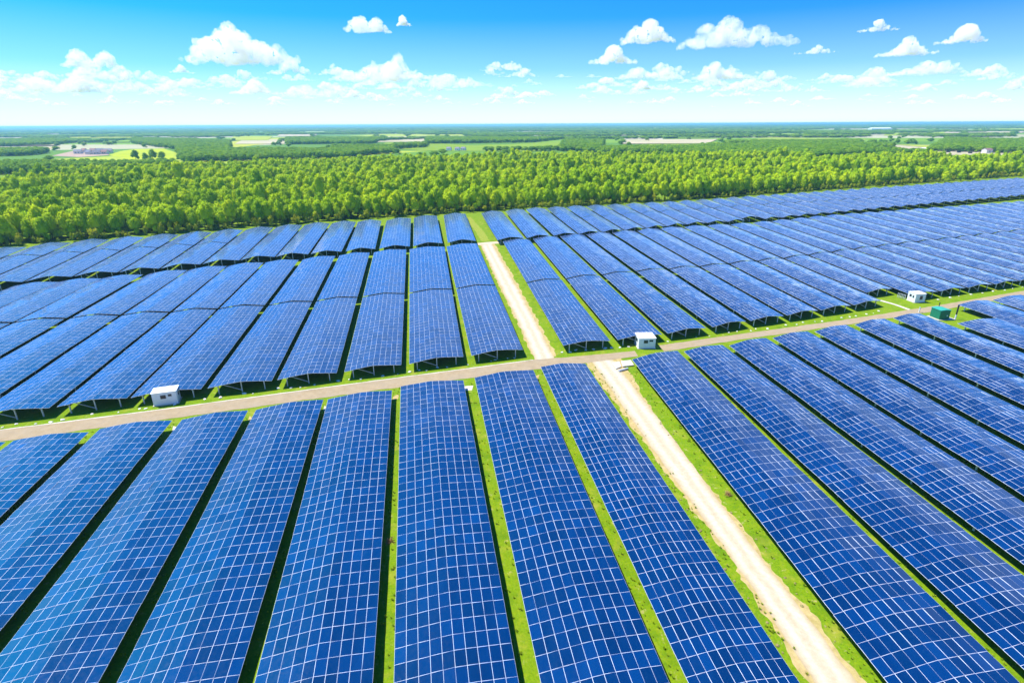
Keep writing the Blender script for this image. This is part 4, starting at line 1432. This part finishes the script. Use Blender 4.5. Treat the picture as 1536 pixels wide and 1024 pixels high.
# ------------------------------------------------------------------ air
hz = MB().box(-41500, 41500, -400, 41500, -1.0, 40.0)
m = bpy.data.materials.new("air"); m.use_nodes = True
nt = m.node_tree; nt.nodes.clear()
out = N(nt, "ShaderNodeOutputMaterial"); v = N(nt, "ShaderNodeVolumePrincipled")
v.inputs["Color"].default_value = (.30, .66, 1.0, 1)
v.inputs["Density"].default_value = .00013
v.inputs["Anisotropy"].default_value = .3
nt.links.new(v.outputs[0], out.inputs["Volume"])
ho = hz.build("haze", m)
tag(ho, kind="stuff", label="thin blue haze filling the air over the plain", cat="haze")
#@@REST_END
# ------------------------------------------------------------------ light and sky
SUN_AZ_SHADOW = Vector((.92, -.39, 0)).normalized()     # shadows fall to the right and a little towards the camera
SUN_EL = math.radians(60)
to_sun = Vector((-SUN_AZ_SHADOW.x * math.cos(SUN_EL), -SUN_AZ_SHADOW.y * math.cos(SUN_EL), math.sin(SUN_EL)))
sl = bpy.data.lights.new("sun", 'SUN')
sl.energy = 5.0
sl.angle = math.radians(.53)
sl.color = (1.0, .95, .86)
so = link(bpy.data.objects.new("sun", sl))
so.location = (0, 0, 300)
so.rotation_mode = 'QUATERNION'
so.rotation_quaternion = (-to_sun).to_track_quat('-Z', 'Y')

wd = bpy.data.worlds.new("World")
scene.world = wd
wd.use_nodes = True
nt = wd.node_tree
bg = nt.nodes["Background"]
tc = N(nt, "ShaderNodeTexCoord")
sx = N(nt, "ShaderNodeSeparateXYZ"); nt.links.new(tc.outputs["Generated"], sx.inputs[0])
# a deep sky: elevation is steepened so the blue deepens quickly above the horizon
zz = mth(nt, 'MULTIPLY', mth(nt, 'MAXIMUM', sx.outputs[2], 0.0), 3.2)
cb = N(nt, "ShaderNodeCombineXYZ")
nt.links.new(sx.outputs[0], cb.inputs[0]); nt.links.new(sx.outputs[1], cb.inputs[1]); nt.links.new(zz, cb.inputs[2])
nz = N(nt, "ShaderNodeVectorMath", operation='NORMALIZE'); nt.links.new(cb.outputs[0], nz.inputs[0])
sky = N(nt, "ShaderNodeTexSky", sky_type='NISHITA')
sky.sun_disc = False
sky.sun_elevation = SUN_EL
sky.sun_rotation = math.atan2(to_sun.x, to_sun.y)
sky.air_density = 1.0; sky.dust_density = .6; sky.ozone_density = 2.5
nt.links.new(nz.outputs[0], sky.inputs[0])
hs = N(nt, "ShaderNodeHueSaturation")
hs.inputs["Saturation"].default_value = 1.45
hs.inputs["Hue"].default_value = .485
nt.links.new(sky.outputs[0], hs.inputs["Color"])
hor_and_band = ramp(nt, sx.outputs[2], [(0, (1, 1, 1)), (.03, (.78,) * 3), (.08, (.30,) * 3), (.15, (.04,) * 3), (.215, (.02,) * 3), (.29, (.32,) * 3), (.38, (.24,) * 3), (.5, (0, 0, 0))])  # upper pale band is added above view to whiten the far panels' reflections
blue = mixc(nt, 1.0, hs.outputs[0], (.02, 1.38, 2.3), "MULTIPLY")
blue = mixc(nt, 1.0, blue, ramp(nt, sx.outputs[2], [(.3, (1, 1, 1)), (.75, (.6, .6, .66))]), 'MULTIPLY')  # zenith dimmed so the near panels reflect a darker blue
col = mixc(nt, hor_and_band, blue, (7.0, 8.2, 8.8))
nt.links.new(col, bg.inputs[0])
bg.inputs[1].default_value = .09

vs = scene.view_settings
vs.view_transform = 'Standard'; vs.look = 'None'; vs.gamma = 1; vs.exposure = .7; vs.use_curve_mapping = False
scene.cycles.max_bounces = 36
scene.cycles.diffuse_bounces = 4
scene.cycles.glossy_bounces = 4
scene.cycles.volume_bounces = 32
scene.cycles.transparent_max_bounces = 8
scene.cycles.use_denoising = True
scene.cycles.denoiser = 'OPENIMAGEDENOISE'
scene.cycles.sample_clamp_indirect = 10
